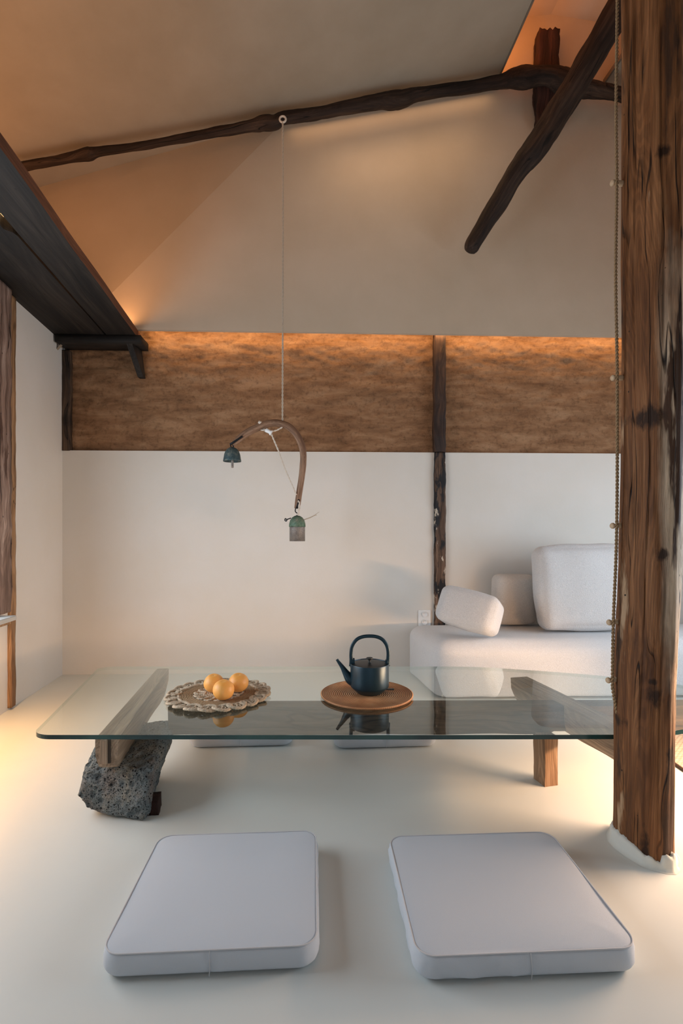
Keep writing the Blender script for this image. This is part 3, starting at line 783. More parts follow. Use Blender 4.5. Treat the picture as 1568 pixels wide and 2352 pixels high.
led = thing('window_ledge', 'grey painted window ledge with a wooden underside on the left wall', 'ledge', tuple(lw(tq+1, .55)))
def place(me, M, par, mat, name, smooth=False):
    me.transform(M); me.transform(Matrix.Translation(-par.location)); return link(name, me, mat, par, smooth)
print('ledge', tq, w_off)
place(cube(tq, 3.4, -.12, w_off, .54, .565, .004), ML, led, M_grey, 'ledge_top')
place(cube(tq+.03, 3.4, -.12, w_off-.015, .525, .54), ML, led, M_strip, 'underboard')

# ------------------------------------------------------------------ table
TZ = .31; TH = .015
tab = thing('low_table', 'low glass-topped table on old timber beams, a lava stone and a short wooden leg', 'table', (0.1, 2.05, 0))
T0 = Vector((.1, 2.05, 0))
def tl_(me): me.transform(Matrix.Translation(-T0)); return me
# glass outline
fl = PZ(68, 1685, TZ+TH); bl = PZ(246, 1531, TZ+TH)
out = []
def arc(c, a0, a1, rx, ry, n=12):
    return [(c[0]+rx*cos(rad(a0+(a1-a0)*i/n)), c[1]+ry*sin(rad(a0+(a1-a0)*i/n))) for i in range(n+1)]
yf = PZ(784, 1688, TZ+TH).y; yb = PZ(700, 1531, TZ+TH).y
xl = fl.x; xbl = PZ(238, 1533, TZ+TH).x-.02
out += arc((xl+.075, yf+.06), 185, 270, .075, .06)
out += [(.2, yf-.002), (.92, yf+.002)]
out += catmull([(1.05, yf+.012), (1.19, yf+.05), (1.36, yf+.13), (1.50, yf+.27), (1.56, yf+.42), (1.53, yf+.55), (1.45, 2.30), (1.296, PZ(1412, 1555, TZ+TH).y), (1.035, PZ(1267, 1543, TZ+TH).y), (.68, PZ(1044, 1532, TZ+TH).y), (.4, yb)], 5)
out += arc((xbl+.09, yb-.05), 90, 172, .09, .05)
print('glass', xl, xbl, yf, yb)
n = len(out); vs = [(x, y, TZ) for x, y in out]+[(x, y, TZ+TH) for x, y in out]
fs = [tuple(range(n-1, -1, -1)), tuple(range(n, 2*n))]+[(i, (i+1) % n, n+(i+1) % n, n+i) for i in range(n)]
me = mesh('glass', vs, fs); me.materials.append(M_glass); me.materials.append(M_gedge)
for p in me.polygons: p.material_index = 0 if abs(p.normal.z) > .9 else 1
bm = bmesh.new(); bm.from_mesh(me); bmesh.ops.recalc_face_normals(bm, faces=bm.faces); bm.to_mesh(me); bm.free()
g = link('glass_top', tl_(me), None, tab, smooth=False); g['label'] = 'clear glass top with a teal polished edge'
def beam(name, p0, p1, wt, wb, z0, z1, mat, seed, n=60, cham=.0, endcut=0.03, rough=.004, sag=None, tap=1.0):
    """hewn beam: p0->p1 centre line of the top, widths top/bottom"""
    p0, p1 = Vector(p0), Vector(p1); d = (p1-p0); L = d.length; d.normalize(); s = Vector((d.y, -d.x))
    vs, fs, rest = [], [], []; nn = 10
    prof = [(-.5, 1), (.5, 1), (.5, .72), (.5, .35), ('b', 0), ('c', 0), (-.5, .35), (-.5, .72)]
    for i in range(n+1):
        t = i/n; c = p0.lerp(p1, t); W = (wt*(1-t)+wt*tap*t)
        zb_ = z0+(sag(t) if sag else 0)
        if t < .06: zb_ += endcut*(1-t/.06)
        if t > .94: zb_ += endcut*(t-.94)/.06
        for u, h in prof:
            if u == 'b': x = wb/2*(tap*t+1-t)
            elif u == 'c': x = -wb/2*(tap*t+1-t)
            else: x = u*(W*(1 if h > .5 else .96))
            z = zb_+(z1-zb_)*h
            q = Vector((c.x+s.x*x, c.y+s.y*x, z))
            if h < 1: q += noise.noise_vector(Vector((t*L*7, u if u not in ('b', 'c') else 2, seed)))*rough
            vs.append(q-T0); rest.append((x+seed, z, t*L))
    m = len(prof)
    for i in range(n):
        for k in range(m): fs.append((i*m+k, i*m+(k+1) % m, (i+1)*m+(k+1) % m, (i+1)*m+k))
    fs += [tuple(range(m)), tuple(range((n+1)*m-1, n*m-1, -1))]
    me = mesh(name, vs, fs, rest); sharp(me, 30)
    return link(name, me, mat, tab, smooth=False)
def PT(px, py): p = PZ(px, py, TZ); return (p.x, p.y)
aL, aR, bL, bR = PT(226, 1692), PT(272, 1692), PT(365, 1535), PT(383, 1535)
ca = ((aL[0]+aR[0])/2, (aL[1]+aR[1])/2-.01); cb = ((bL[0]+bR[0])/2, (bL[1]+bR[1])/2)
lb = beam('cross_beam', ca, cb, aR[0]-aL[0]+.008, .05, .185, TZ-.001, M_tbeam, 1, tap=.75); lb['label'] = 'left cross beam resting on the stone'
# mortise slot and tenon at the front end of the left beam
mx = Vector((ca[0], ca[1], 0))
link('mortise', tl_(cube(ca[0]+.004, ca[0]+.012, ca[1]-.0035, ca[1]+.01, .225, TZ-.006)), plain('mortise_dark', (.05, .035, .025), .9), tab, smooth=False)
link('tenon', tl_(cube(ca[0]-.022, ca[0]+.004, ca[1]-.008, ca[1]+.01, .222, TZ-.004, .003)), M_tbeam, tab, smooth=False)
rb = beam('cross_beam', (.815+.045, 2.40+.03), (1.02, 1.70), .088, .055, .195, TZ-.001, M_tbeam, 4, endcut=.035); rb['label'] = 'right cross beam set askew'
k = .7334
bo = beam('long_beam', (-.70, 2.055), (1.50, 2.075), .075, .06, .188, TZ-.006, M_board, 7, n=90, endcut=.0, rough=.003,
     sag=lambda t: .006*noise.noise(Vector((t*9, 0, 0)))+(.012 if t > .7 else 0)); bo['label'] = 'long dark brown lengthwise beam'
pl = PZ(1256, 1806, 0)
v, f, r = box(-.030, .030, 0, .075, 0, .196, (4, 4, 12), .003, 6)
me = mesh('leg', v, f, r); me.transform(Matrix.Translation(Vector((pl.x+.018, pl.y, 0))-T0) @ Matrix.Rotation(rad(14), 4, 'Z')); sharp(me, 40)
link('leg', me, M_leg, tab, smooth=False)['label'] = 'short honey-coloured leg'
# lava stone: 8 corner morph of a rounded block
yF = 1.745; yK = 2.10
def X(px, d): return (px-CX)/F*d
cor = {(-1,-1,-1): (X(183, 1.76), yF+.035, 0.0), (1,-1,-1): (X(338, 1.74), yF-.01, 0.0), (-1,-1,1): (X(184, 1.76), yF+.01, .185), (1,-1,1): (X(352, 1.76), yF+.0, .19),
       (-1,1,-1): (X(262, 2.1), yK-.02, .0), (1,1,-1): (X(378, 2.1), yK-.05, .0), (-1,1,1): (X(255, 2.1), yK-.01, .205), (1,1,1): (X(412, 2.1), yK, .235)}
pits = []
for i in range(260): pits.append((Vector((random.uniform(-1,1), random.uniform(-1,1), random.uniform(-1,1))), random.uniform(.005, .014)))
def morph(p, u):
    q = Vector((p.x/.5, p.y/.5, p.z/.5)); o = Vector((0,0,0))
    for c, w in cor.items():
        o += Vector(w)*((1+c[0]*q.x)/2*(1+c[1]*q.y)/2*(1+c[2]*q.z)/2)
    # the front cheek bulges, underside undercut at the left
    o.x -= .018*max(0, 1-abs(q.z+.2)*1.3)*(1 if q.x < 0 else 0)*abs(q.x)
    if q.z < -.2 and q.x < 0: o.z += .05*(-q.z-.2)/.8*(-q.x)*(.6 if q.y < 0 else .3)
    nn = noise.fractal(o*9, 1., 2., 4); o += (o-Vector((-.8, 1.92, .1))).normalized()*nn*.014
    return o
me = rbox(1, 1, 1, .11, n=84, fn=morph)
bm = bmesh.new(); bm.from_mesh(me); bm.normal_update()
tree = kdtree.KDTree(len(bm.verts))
for i, v in enumerate(bm.verts): tree.insert(v.co, i)
tree.balance(); bm.verts.ensure_lookup_table(); disp = {}
vl = len(bm.verts)
for i in range(620):
    c = bm.verts[random.randrange(vl)].co; r = random.choice([.004, .004, .005, .006, .008, .012])
    for co, idx, dist in tree.find_range(c, r):
        disp[idx] = max(disp.get(idx, 0), r*.75*(1-(dist/r)**2)**.5)
for i, dd in disp.items(): bm.verts[i].co -= bm.verts[i].normal*dd
for v in bm.verts: v.co += v.normal*noise.noise(v.co*120)*.0018; v.co.z = max(.001, v.co.z)
for v in bm.verts: v.co -= T0
bm.to_mesh(me); bm.free()
link('stone_base', me, M_stone, tab)['label'] = 'grey pitted lava stone under the left beam'
v, f, r = box(-.025, .025, -.02, .05, 0.001, .05, (6, 6, 4), .006, 3)
me = mesh('wd', v, f, r); wp = PZ(345, 1884, 0); me.transform(Matrix.Translation(Vector((wp.x-.012, wp.y+.045, 0))-T0) @ Matrix.Rotation(rad(8), 4, 'Z'))
link('wedge', me, M_king, tab)['label'] = 'dark wooden wedge beside the stone'

# ------------------------------------------------------------------ things on the glass
GZ = TZ+TH+.0006
def hat(v): return Vector(v)
# crocheted seagrass mat
mc = PZ(501, 1600, GZ); mc.y = 1150*(1-GZ)/((1228+0)*0+374) if False else PZ(501, 1598.5, GZ).y
mat1 = thing('woven_mat', 'round openwork seagrass mat with looped rim, under the oranges', 'placemat', (mc.x, mc.y, GZ+.0045))
R1 = .215
def braid(path, r, closed=True, bump=.35, pitch=.012, seed=0, z=None):
    out = []; L = 0; pts = [Vector(p) for p in path]; N = len(pts)
    for i in range(N):
        if i: L += (pts[i]-pts[i-1]).length
        out.append((pts[i].x, pts[i].y, pts[i].z, r*(1+bump*abs(sin(pi*L/pitch))-.15)))
    return tube(out, 8, .10, seed, closed=closed, flat=.8)
parts = []; nl = 20
for i in range(nl):
    a = 2*pi*i/nl; cr = R1-.031; ps = []
    for kk in range(56):
        t = 2*pi*kk/56
        ex = .0265*cos(t); ey = .0335*sin(t)*(1-.15*cos(t))
        rr = cr+ex+.0; aa = a+ey/(cr+.6*ex)
        ps.append((rr*cos(aa), rr*sin(aa), .0065+.003*sin(t*2+i)))
    parts.append(braid(ps, .0066, seed=i, pitch=.009, bump=.4))
    ps = [((cr+.013*cos(2*pi*q/24))*cos(a+.013*sin(2*pi*q/24)/cr), (cr+.013*cos(2*pi*q/24))*sin(a+.013*sin(2*pi*q/24)/cr), .005) for q in range(24)]
    parts.append(braid(ps, .0032, seed=i+60, pitch=.007))
    # twisted spoke that fills each loop
    ps = [((cr-.02+.036*q/10)*cos(a+.02*sin(q*.6)), (cr-.02+.036*q/10)*sin(a+.02*sin(q*.6)), .006) for q in range(11)]
    parts.append(braid(ps, .0040, closed=False, seed=i+40, pitch=.009))
link('looped_rim', mesh('rim', *merge(parts)), M_braid, mat1)
parts = []
for j in range(8):
    rr = .150-.0062*j
    parts.append(tube([(rr*cos(2*pi*i/160), rr*sin(2*pi*i/160), .0055+.0007*sin(i*2.1+j), .0036) for i in range(160)], 6, .2, j, closed=True))
link('coiled_band', mesh('band', *merge(parts)), M_braid2, mat1)
parts = []
for i in range(14):
    a = 2*pi*i/14; cr = .076; ps = []
    for kk in range(40):
        t = 2*pi*kk/40; rr = cr+.021*cos(t); aa = a+.0165*sin(t)/cr
        ps.append((rr*cos(aa), rr*sin(aa), .0065+.002*sin(t*2)))
    parts.append(braid(ps, .0062, seed=i+80, pitch=.010, bump=.45))
for j in range(7):
    rr = .052-.0075*j
    parts.append(tube([(rr*cos(2*pi*i/60), rr*sin(2*pi*i/60), .006, .0045) for i in range(60)], 6, .3, j+20, closed=True))
link('looped_centre', mesh('cen', *merge(parts)), M_braid, mat1)
# rattan mat
rc = PZ(842, 1597.5, GZ)
prof = [(0.0, .0065)]; nR = 22; R2 = .1905
for i in range(nR*6+1):
    r = R2*i/(nR*6); prof.append((max(r, 1e-4), .006+.0012*abs(sin(pi*i/6))+.006*(r/R2)**6))
prof += [(R2+.003, .0105), (R2+.002, .006), (R2-.01, .0015), (R2*.6, 0), (1e-4, 0)]
tag(link('rattan_mat', mesh('rat', *lathe(prof, 120)), M_rattan, M=Matrix.Translation(rc)), 'round orange-brown coiled rattan mat under the kettle', 'placemat')
# oranges
def orange(px, py, r, lab, sd):
    zc = GZ+.0145+r; d = F*(1-zc)/(py-HY); c = Vector(((px-CX)/F*d, d, GZ+.0145))
    bm = bmesh.new(); bmesh.ops.create_uvsphere(bm, u_segments=40, v_segments=28, radius=r)
    for v in bm.verts:
        t = v.co.normalized(); v.co *= 1+noise.noise(t*1.6+Vector((sd, 0, 0)))*.03
        v.co.z *= .93; dd = (t-Vector((0,0,1))).length
        if dd < .35: v.co.z -= r*.10*(1-dd/.35)
        v.co.z += r*.93
    me = D.meshes.new('orange'); bm.to_mesh(me); bm.free()
    e = thing('orange', lab, 'fruit', tuple(c), 0, 'oranges on the seagrass mat')
    tilt = Matrix.Translation((0,0,r*.93)) @ Matrix.Rotation(rad(12), 4, 'X') @ Matrix.Translation((0,0,-r*.93))
    me.transform(tilt); link('fruit_body', me, M_orange, e)
    st = mesh('st', *lathe([(.0001, r*1.755), (.0022, r*1.76), (.003, r*1.73), (.0015, r*1.68)], 10)); st.transform(tilt)
    link('stem_scar', st, plain('stem_green', (.22, .20, .07), .8), e)
orange(513, 1582.5, .0425, 'front orange of the three, nearest the table edge', 1)
orange(491, 1567.5, .041, 'left orange of the three, behind the front one', 5)
orange(547.5, 1566, .042, 'right orange of the three, behind the front one', 9)
# kettle
KZ = GZ+.0075; kc_ = Vector((X(848.5, 2.115), 2.115, KZ)); kr = .0815
ket = thing('kettle', 'blue-black kettle with tall loop handle and straight spout on the rattan mat', 'kettle', tuple(kc_))
prof = [(.0001, 0), (.048, 0), (.052, .002), (kr-.005, .024), (kr-.0008, .029), (kr, .034), (kr, .122), (kr-.001, .1245), (kr-.004, .1245), (kr-.0055, .119), (.0001, .119)]
link('body', sharp(mesh('kb', *lathe(prof, 72)), 40), M_kettle, ket, smooth=False)
link('lid', sharp(mesh('kl', *lathe([(.0001, .1195), (.0735, .1195), (.0745, .121), (.0735, .1225), (.070, .1235), (.03, .1255), (.0001, .126)], 64)), 40), M_lid, ket, smooth=False)
link('knob', sharp(mesh('kk', *lathe([(.0001, .124), (.009, .124), (.0055, .127), (.0055, .138), (.008, .140), (.0135, .142), (.0145, .1445), (.013, .1475), (.0001, .149)], 28)), 50), M_lid, ket, smooth=False)
hp_ = []
hs = [(-kr+.004, .112, .0062), (-kr+.004, .135, .0055), (-kr+.003, .165, .0050), (-kr+.007, .193, .0050), (-kr+.018, .214, .0050), (-kr+.034, .2285, .0050), (-.025, .2365, .0050), (0, .2385, .0050), (.025, .2365, .0050), (kr-.034, .2285, .0050), (kr-.018, .214, .0050), (kr-.007, .193, .0050), (kr-.003, .165, .0050), (kr-.004, .135, .0055), (kr-.004, .112, .0062)]
link('handle', mesh('kh', *tube([(x, 0, z, r) for x, z, r in catmull(hs, 6)], 14, flat=1.5)), M_kettle, ket)
for s in (-1, 1):
    link('handle_lug', sharp(cube(s*(kr-.0155), s*(kr-.002), -.010, .010, .112, .140, .003)), M_kettle, ket, smooth=False)
spv = [(-kr+.012, .052, .026), (-kr-.002, .060, .022), (-kr-.018, .082, .0150), (-kr-.034, .108, .0095), (-kr-.050, .130, .0065), (-kr-.0565, .140, .0058)]
link('spout', mesh('ks', *tube([(x, 0, z, r) for x, z, r in catmull(spv, 6)], 20, cap='flat', flat=1)), M_kettle, ket)
link('tab', cube(kr-.02, kr+.022, -.008, .008, .012, .016, .0015), M_lid, ket, smooth=False)

# ------------------------------------------------------------------ floor cushions
def rrect(w, l, R, n=10):
    p = []
    for cx_, cy_, a0 in ((w/2-R, l/2-R, 0), (-w/2+R, l/2-R, 90), (-w/2+R, -l/2+R, 180), (w/2-R, -l/2+R, 270)):
        for i in range(n+1):
            a = rad(a0+90*i/n); p.append((cx_+R*cos(a), cy_+R*sin(a)))
    out = []                            # resample evenly
    L = [0]
    for i in range(len(p)): L.append(L[-1]+math.dist(p[i], p[(i+1) % len(p)]))
    N = 220; k = 0
    for q in range(N):
        t = L[-1]*q/N
        while L[k+1] < t: k += 1
        f_ = (t-L[k])/(L[k+1]-L[k]+1e-9); a, b = p[k], p[(k+1) % len(p)]
        out.append((a[0]+(b[0]-a[0])*f_, a[1]+(b[1]-a[1])*f_))
    return out
def cushion(w, l, h, lab, loc, rz, wr=1.0, seed=0, group='floor cushions around the low table'):
    e = thing('floor_cushion', lab, 'cushion', loc, rz, group)
    R = .048; hs = h*.90; prof = [(.030, .001), (.012, .004), (.004, .012), (0, h*.30), (0, h*.62), (.003, hs*.90), (.006, hs)]
    ring = rrect(w, l, R); N = len(ring); vs = []; fs = []
    def inset(d):
        return rrect(w-2*d, l-2*d, max(R-d, .004)) if d < min(w, l)/2-.01 else [(0, 0)]*N
    rows = []
    for d, z in prof:
        rg = inset(d)
        rows.append([Vector((x, y, z)) for x, y in rg])
    for t in (.02, .06, .12, .2, .32, .48, .66, .85):
        d = .006+t*(min(w, l)/2-.02)
        z = hs+(h-hs)*(1-(1-min(1, t*2.2))**2.2)
        rg = inset(d) ; rows.append([Vector((x, y, z)) for x, y in rg])
    for ri, row in enumerate(rows):
        for q, p in enumerate(row):
            if 2 <= ri <= 5:
                s = q/N*2*(w+l); tt = (p.z/h)
                if True:
                    a = noise.noise(Vector((s*16+tt*1.6, seed, 0)))*.0035*wr*sin(pi*min(1, tt))
                    a += .0028*wr*max(0, noise.noise(Vector((s*38+tt*3, seed+9, 0))))*sin(pi*min(1, tt))
                    nr = Vector((p.x, p.y, 0)).normalized()
                    # vertical seam in the middle of the front side
                    if p.y < 0 and abs(p.x) < .006: a -= .0028
                    p.x += nr.x*a; p.y += (a if p.y > 0 else -a)*(abs(nr.y) > .3)
            if ri > 6: p.z += noise.noise(Vector((p.x*5+seed, p.y*5, 0)))*.0025
            vs.append(p)
    m = len(rows)
    for i in range(m-1):
        for q in range(N): fs.append((i*N+q, i*N+(q+1) % N, (i+1)*N+(q+1) % N, (i+1)*N+q))
    vs.append(Vector((0, 0, h))); c = len(vs)-1
    for q in range(N): fs.append(((m-1)*N+q, (m-1)*N+(q+1) % N, c))
    vs.append(Vector((0, 0, .001))); c = len(vs)-1
    for q in range(N): fs.append((q, (q+1) % N, c))
    link('cover', mesh('cover', vs, fs), M_cushion, e)
    tp = [(v.x*1.003, v.y*1.003, v.z+.0006, .0017) for v in rows[6]]
    link('piping', mesh('pip', *tube(tp, 6, closed=True)), M_piping, e)
    vs2 = [(x, -l/2-.001+dy, z, .0009) for x, dy, z in ((0.0, .0, .006), (.0015, 0, h*.4), (0, .0, h*.7), (0, .004, hs))]
    link('side_seam', mesh('seam', *tube(catmull(vs2, 4), 5)), M_piping, e)
    return e
yawc = rad(4.2)
def cpos(xc0, xc1, yfront, l):       # front edge centre -> centre of cushion
    x = (xc0+xc1)/2; return (x-sin(yawc)*l/2, yfront+cos(yawc)*l/2, 0)
LC = .445
cushion(.496, .455, .066, 'white floor cushion front left, nearest the lava stone', cpos(-.540, -.048, 1.128, .455), rad(3.2), 1.0, 1)
cushion(.522, .455, .068, 'white floor cushion front right, nearest the timber column, with a rumpled side', cpos(.180, .680, 1.120, .455), rad(2.8), 2.4, 5)
cushion(.486, LC, .066, 'white floor cushion beyond the table on the left, only its edge showing below the glass', cpos(-.712, -.229, 2.345, LC), rad(3.4), 1.0, 11)
cushion(.486, LC, .066, 'white floor cushion beyond the table on the right, only its edge showing below the glass', cpos(-.033, .458, 2.335, LC), rad(3.4), 1.0, 17)

# ------------------------------------------------------------------ sofa and its cushions
SH = .352
def seatfn(p, u): return p
sx0 = .50; sx1 = 2.70
me = rbox(2.12, .62, SH-.004, .085, n=26, puff=.010, rough=.005, seed=3, rb=.02)
# skew so that the near left corner sits further right than the back one
for v in me.vertices:
    t = max(0, -v.co.y+.31)/.62
    v.co.x += .085*t*max(0, 1-(v.co.x+1.06)/1.2)
so = link('sofa', me, M_sofa, M=Matrix.Translation((1.545, 3.352, SH/2+.004)) @ Matrix.Rotation(rad(1.6), 4, 'Z'))
tag(so, 'low white boucle sofa seat against the back wall, right of the wall post', 'sofa')
# back block
def soft(name, lab, size, loc, rot, r, puff, mat, seed, cat='cushion', rough=.006, n=20, fn=None):
    me = rbox(*size, r, n=n, puff=puff, rough=rough, seed=seed, fn=fn)
    M = Matrix.Translation(loc) @ Matrix.Rotation(rad(rot[2]), 4, 'Z') @ Matrix.Rotation(rad(rot[1]), 4, 'Y') @ Matrix.Rotation(rad(rot[0]), 4, 'X')
    o = link(name, me, mat, M=M); return tag(o, lab, cat)
def drop(o, z):
    m = min((o.matrix_world @ v.co).z for v in o.data.vertices); o.location.z += z-m
bpy.context.view_layer.update()
o = soft('backrest_block', 'upright boxy beige-white backrest block on the sofa, left of the large cushion', (.28, .17, .345), (1.075+.14, 3.54, SH+.17), (0, 0, 1.5), .045, .004, M_pillow_dark, 4, 'backrest', rough=.004); drop(o, SH+.017)
o = soft('back_cushion', 'large grey-white back cushion leaning on the sofa backrest beside the column', (.66, .14, .54), (1.29+.325, 3.31, SH+.272), (-10, -1, 2), .055, .018, M_pillow, 8, rough=.010); drop(o, SH+.017)
o = soft('bolster_cushion', 'round white cushion mostly hidden behind the large back cushion', (.34, .11, .50), (1.40+.15, 3.54, SH+.25), (0, 0, 1), .052, .003, M_pillow, 9, rough=.003); drop(o, SH+.017)
o = soft('throw_pillow', 'small boxy white boucle pillow lying at the left end of the sofa', (.355, .23, .22), (.80, 3.13, SH+.12), (-20, 10, -34), .042, .012, M_pillow, 12, 'pillow'); drop(o, SH+.017)

# socket
sc = PW(974, 1419, .02); sk = inw(sc)
soc = thing('wall_socket', 'white double wall socket low on the back wall left of the wall post', 'socket', tuple(sc), WB)
sw = 14.5/F*sc.y
link('plate', cube(-sw, sw, -.010, 0.0, -.062, .058, .004), M_plug, soc, smooth=False)
for dz in (.028, -.030):
    v, f, r = lathe([(.0001, .0), (.014, .0), (.018, .006), (.020, .006), (.0205, .002)], 28)
    me = mesh('well', v, f, r); me.transform(Matrix.Translation((0, -.0155+.003, dz)) @ Matrix.Rotation(rad(90), 4, 'X')); o = link('outlet_ring', me, M_plug, soc)
    for dx, d2 in ((-.006, -.006), (.006, .006)):
        v, f, r = lathe([(.0001, 0), (.0028, 0), (.0028, .002), (.0001, .002)], 12)
        me = mesh('h', v, f, r); me.transform(Matrix.Translation((dx, -.012, dz+d2)) @ Matrix.Rotation(rad(90), 4, 'X')); h = link('pin_hole', me, M_hole, o)

# rug behind the column
rg = cube(1.446, 2.5, 1.30, 2.50, .0005, .012, .003)
rug = thing('woven_rug', 'woven beige rug with a dark border on the floor behind the timber column', 'rug', (1.95, 1.9, 0))
rg.transform(Matrix.Translation((-1.95, -1.9, 0))); link('weave', rg, M_rug, rug, smooth=False)
vs = [(1.446, 1.30, .007, .006), (1.446, 2.50, .007, .006)]
me = mesh('bd', *tube([(x-1.95, y-1.9, z, r) for x, y, z, r in vs], 8)); link('border', me, plain('rug_border', (.10, .06, .045), .9), rug)

# ------------------------------------------------------------------ hanging bell mobile
dM = PW(650, 280, .48).y
def Q(px, py, dy=0): p = PD(px, py, dM); return Vector((p.x, p.y+dy, p.z))
sM = dM/F
mob = thing('bell_mobile', 'curved wooden yoke hanging on a cord with a small bell at each end', 'mobile', tuple(Q(640, 1243)))
MO = Q(640, 1243)
def T(v): v, f, r = v; return [x-MO for x in v], f, r
hk = [(650+7*cos(t), 280+7*sin(t)) for t in [2*pi*i/20 for i in range(20)]]
link('ceiling_ring', mesh('cr', *T(tube([(*Q(x, y, -.02), 2.2*sM) for x, y in hk], 8, closed=True))), M_cotton2, mob)
link('hook_arm', mesh('ha', *T(tube([(*Q(650, 279, -.015), .005), (*PD(650, 279, dM+.09), .005), (*PD(650, 276, dM+.20), .006)], 10))), M_iron, mob)
cp = [Q(650, 287, -.02), Q(649.5, 500), Q(649, 800), Q(648.5, 966)]
link('cord', mesh('cd', *T(twist(cp, 2.0*sM, .05, n=6))), M_cotton, mob)
yk = [(534,1021,4.5),(545,1011,7),(558,1000,8),(575,990,8.5),(592,982,8.5),(610,974.5,8.5),(630,971.5,8),(648,974,8),(664,981,8),(678,994,8),(688,1011,8),(694.5,1030,8),(696.5,1050,7.5),(695,1075,7.5),(692,1100,7.2),(688,1125,7),(684.5,1150,6.8),(682,1168,6.5)]
yp = catmull([(*Q(x, y), r*sM) for x, y, r in yk], 5)
link('yoke', mesh('yk', *T(tube(yp, 18, .05, 6, cap='flat', nf=12))), M_yoke, mob)
# slot irons at the yoke ends
link('end_iron', mesh('ei', *T(tube([(*Q(x, y, -.022), 2.4*sM) for x, y in ((530,1022),(540,1016),(552,1008),(558,1004))], 8))), M_iron, mob)
link('end_iron', mesh('ei2', *T(tube([(*Q(x, y, -.018), 2.4*sM) for x, y in ((687,1148),(685,1158),(681,1168))], 8))), M_iron, mob)
for nm, pts, rr, mt in (('link', ((531,1020),(530,1025),(533,1030),(536,1026),(534,1021)), 1.4, M_iron), ('link', ((679,1166),(678,1174),(681,1178),(684,1180),(681,1186),(680,1184)), 1.2, M_iron)):
    link('chain_link', mesh('lk', *T(tube(catmull([(*Q(x, y, -.005), rr*sM) for x, y in pts], 4), 8))), mt, mob)
# knot and diagonal string
link('bobbin', mesh('bb', *T(tube([(*Q(612, 990, -.03), 4.6*sM), (*Q(614, 991, -.03), 4.6*sM), (*Q(621, 994.5, -.03), 4.2*sM), (*Q(623, 996, -.03), 6.0*sM), (*Q(625, 997, -.03), 6.0*sM)], 18, cap='flat'))), M_plug, mob)
dc = merge([twist([Q(600, 989, -.02), Q(612, 992, -.03)], 1.5*sM, .04), twist([Q(622, 994, -.03), Q(636, 991, -.03), Q(649, 983, -.02)], 1.7*sM, .04),
            twist([Q(606, 987, -.02), Q(614, 991, -.03)], 1.5*sM, .04), twist([Q(624, 998, -.03), Q(640, 1036, -.025), Q(655, 1078, -.02), Q(681, 1137, -.022)], 1.7*sM, .045)])
link('tie_string', mesh('ts', *T(dc)), M_cotton2, mob)
link('string_knot', mesh('sk', *T(tube([(*Q(594, 972, 0), 2*sM), (*Q(597, 971.5, -.02), 4*sM), (*Q(601, 972, -.01), 3*sM)], 10))), M_cotton2, mob)
# left bell
def bellat(px, py, prof, name, mat, tilt=0, th=True):
    c = Q(px, py); pr = [(max(r*sM, 1e-5), -z*sM) for r, z in prof]
    v, f, r = lathe(pr, 36); me = mesh(name, v, f, r); me.transform(Matrix.Translation(c-MO) @ Matrix.Rotation(rad(tilt), 4, 'X')); return link(name, me, mat, mob)
outp = [(0, 0), (5, .5), (11, 4), (15.5, 10), (18, 17), (19, 23), (20.3, 30), (20.6, 33), (19.5, 33), (17, 22), (14, 12), (0, 6)]
b1 = bellat(533, 1027, outp, 'bell', M_bell); b1['label'] = 'dark teal dome bell'
bellat(533.5, 1045, [(0, 0), (2.4, 0), (2.7, 14), (2.7, 29), (0, 30)], 'clapper', M_tin)
b2 = bellat(682.5, 1184, [(0, 0), (6, .8), (12, 4.5), (16.5, 11), (18.6, 19), (19.2, 25.5), (18.4, 26.5), (17, 24), (0, 8)], 'bell', M_bell2); b2['label'] = 'green patina dome bell'
t2 = bellat(682.5, 1208, [(17.2, 0), (17.9, 3), (17.8, 35), (16.8, 35), (16.5, 2)], 'bell_skirt', M_tin)
bellat(680, 1232, [(0, 0), (4, 1), (5.5, 5), (5, 9), (0, 11)], 'clapper', plain('blue_clapper', (.02, .05, .10), .5))
link('eye_pin', mesh('ep', *T(tube(catmull([(*Q(x, y), 1.2*sM) for x, y in ((668,1190),(662,1192),(658,1193),(655,1191),(654,1195),(657,1197),(659,1194))], 4), 8))), M_iron, mob)
link('bell_string', mesh('bs', *T(twist([Q(686, 1150, -.02), Q(688, 1160, -.022), Q(685, 1184, -.02)], 2.2*sM, .05))), M_cotton2, mob)
link('raffia_tail', mesh('rt', *T(merge([tube(catmull([(*Q(x, y, -.01), r*sM) for x, y, r in pts], 4), 8, flat=.5) for pts in (((698,1194,2),(712,1189,2.4),(722,1184,2.2),(727,1183,1.4)), ((712,1190,1.2),(724,1182,1.2),(733,1176,.8)))]))), M_cotton, mob)

# pieces of parts hang under their part
def under(ch, par):
    for c in [o for o in COL.objects if o.name.split('.')[0] == ch and o.parent and o.parent != par and (par.parent == o.parent)]: c.parent = par
bells = [b1, b2]; cl = [o for o in COL.objects if o.name.startswith('clapper')]
for c in cl: c.parent = b1 if c.data.vertices[0].co.x < -.3 else b2
t2.parent = b2
under('mortise', lb); under('tenon', lb)
under('knob', next(o for o in COL.objects if o.name == 'lid'))
under('handle_lug', next(o for o in COL.objects if o.name == 'handle'))
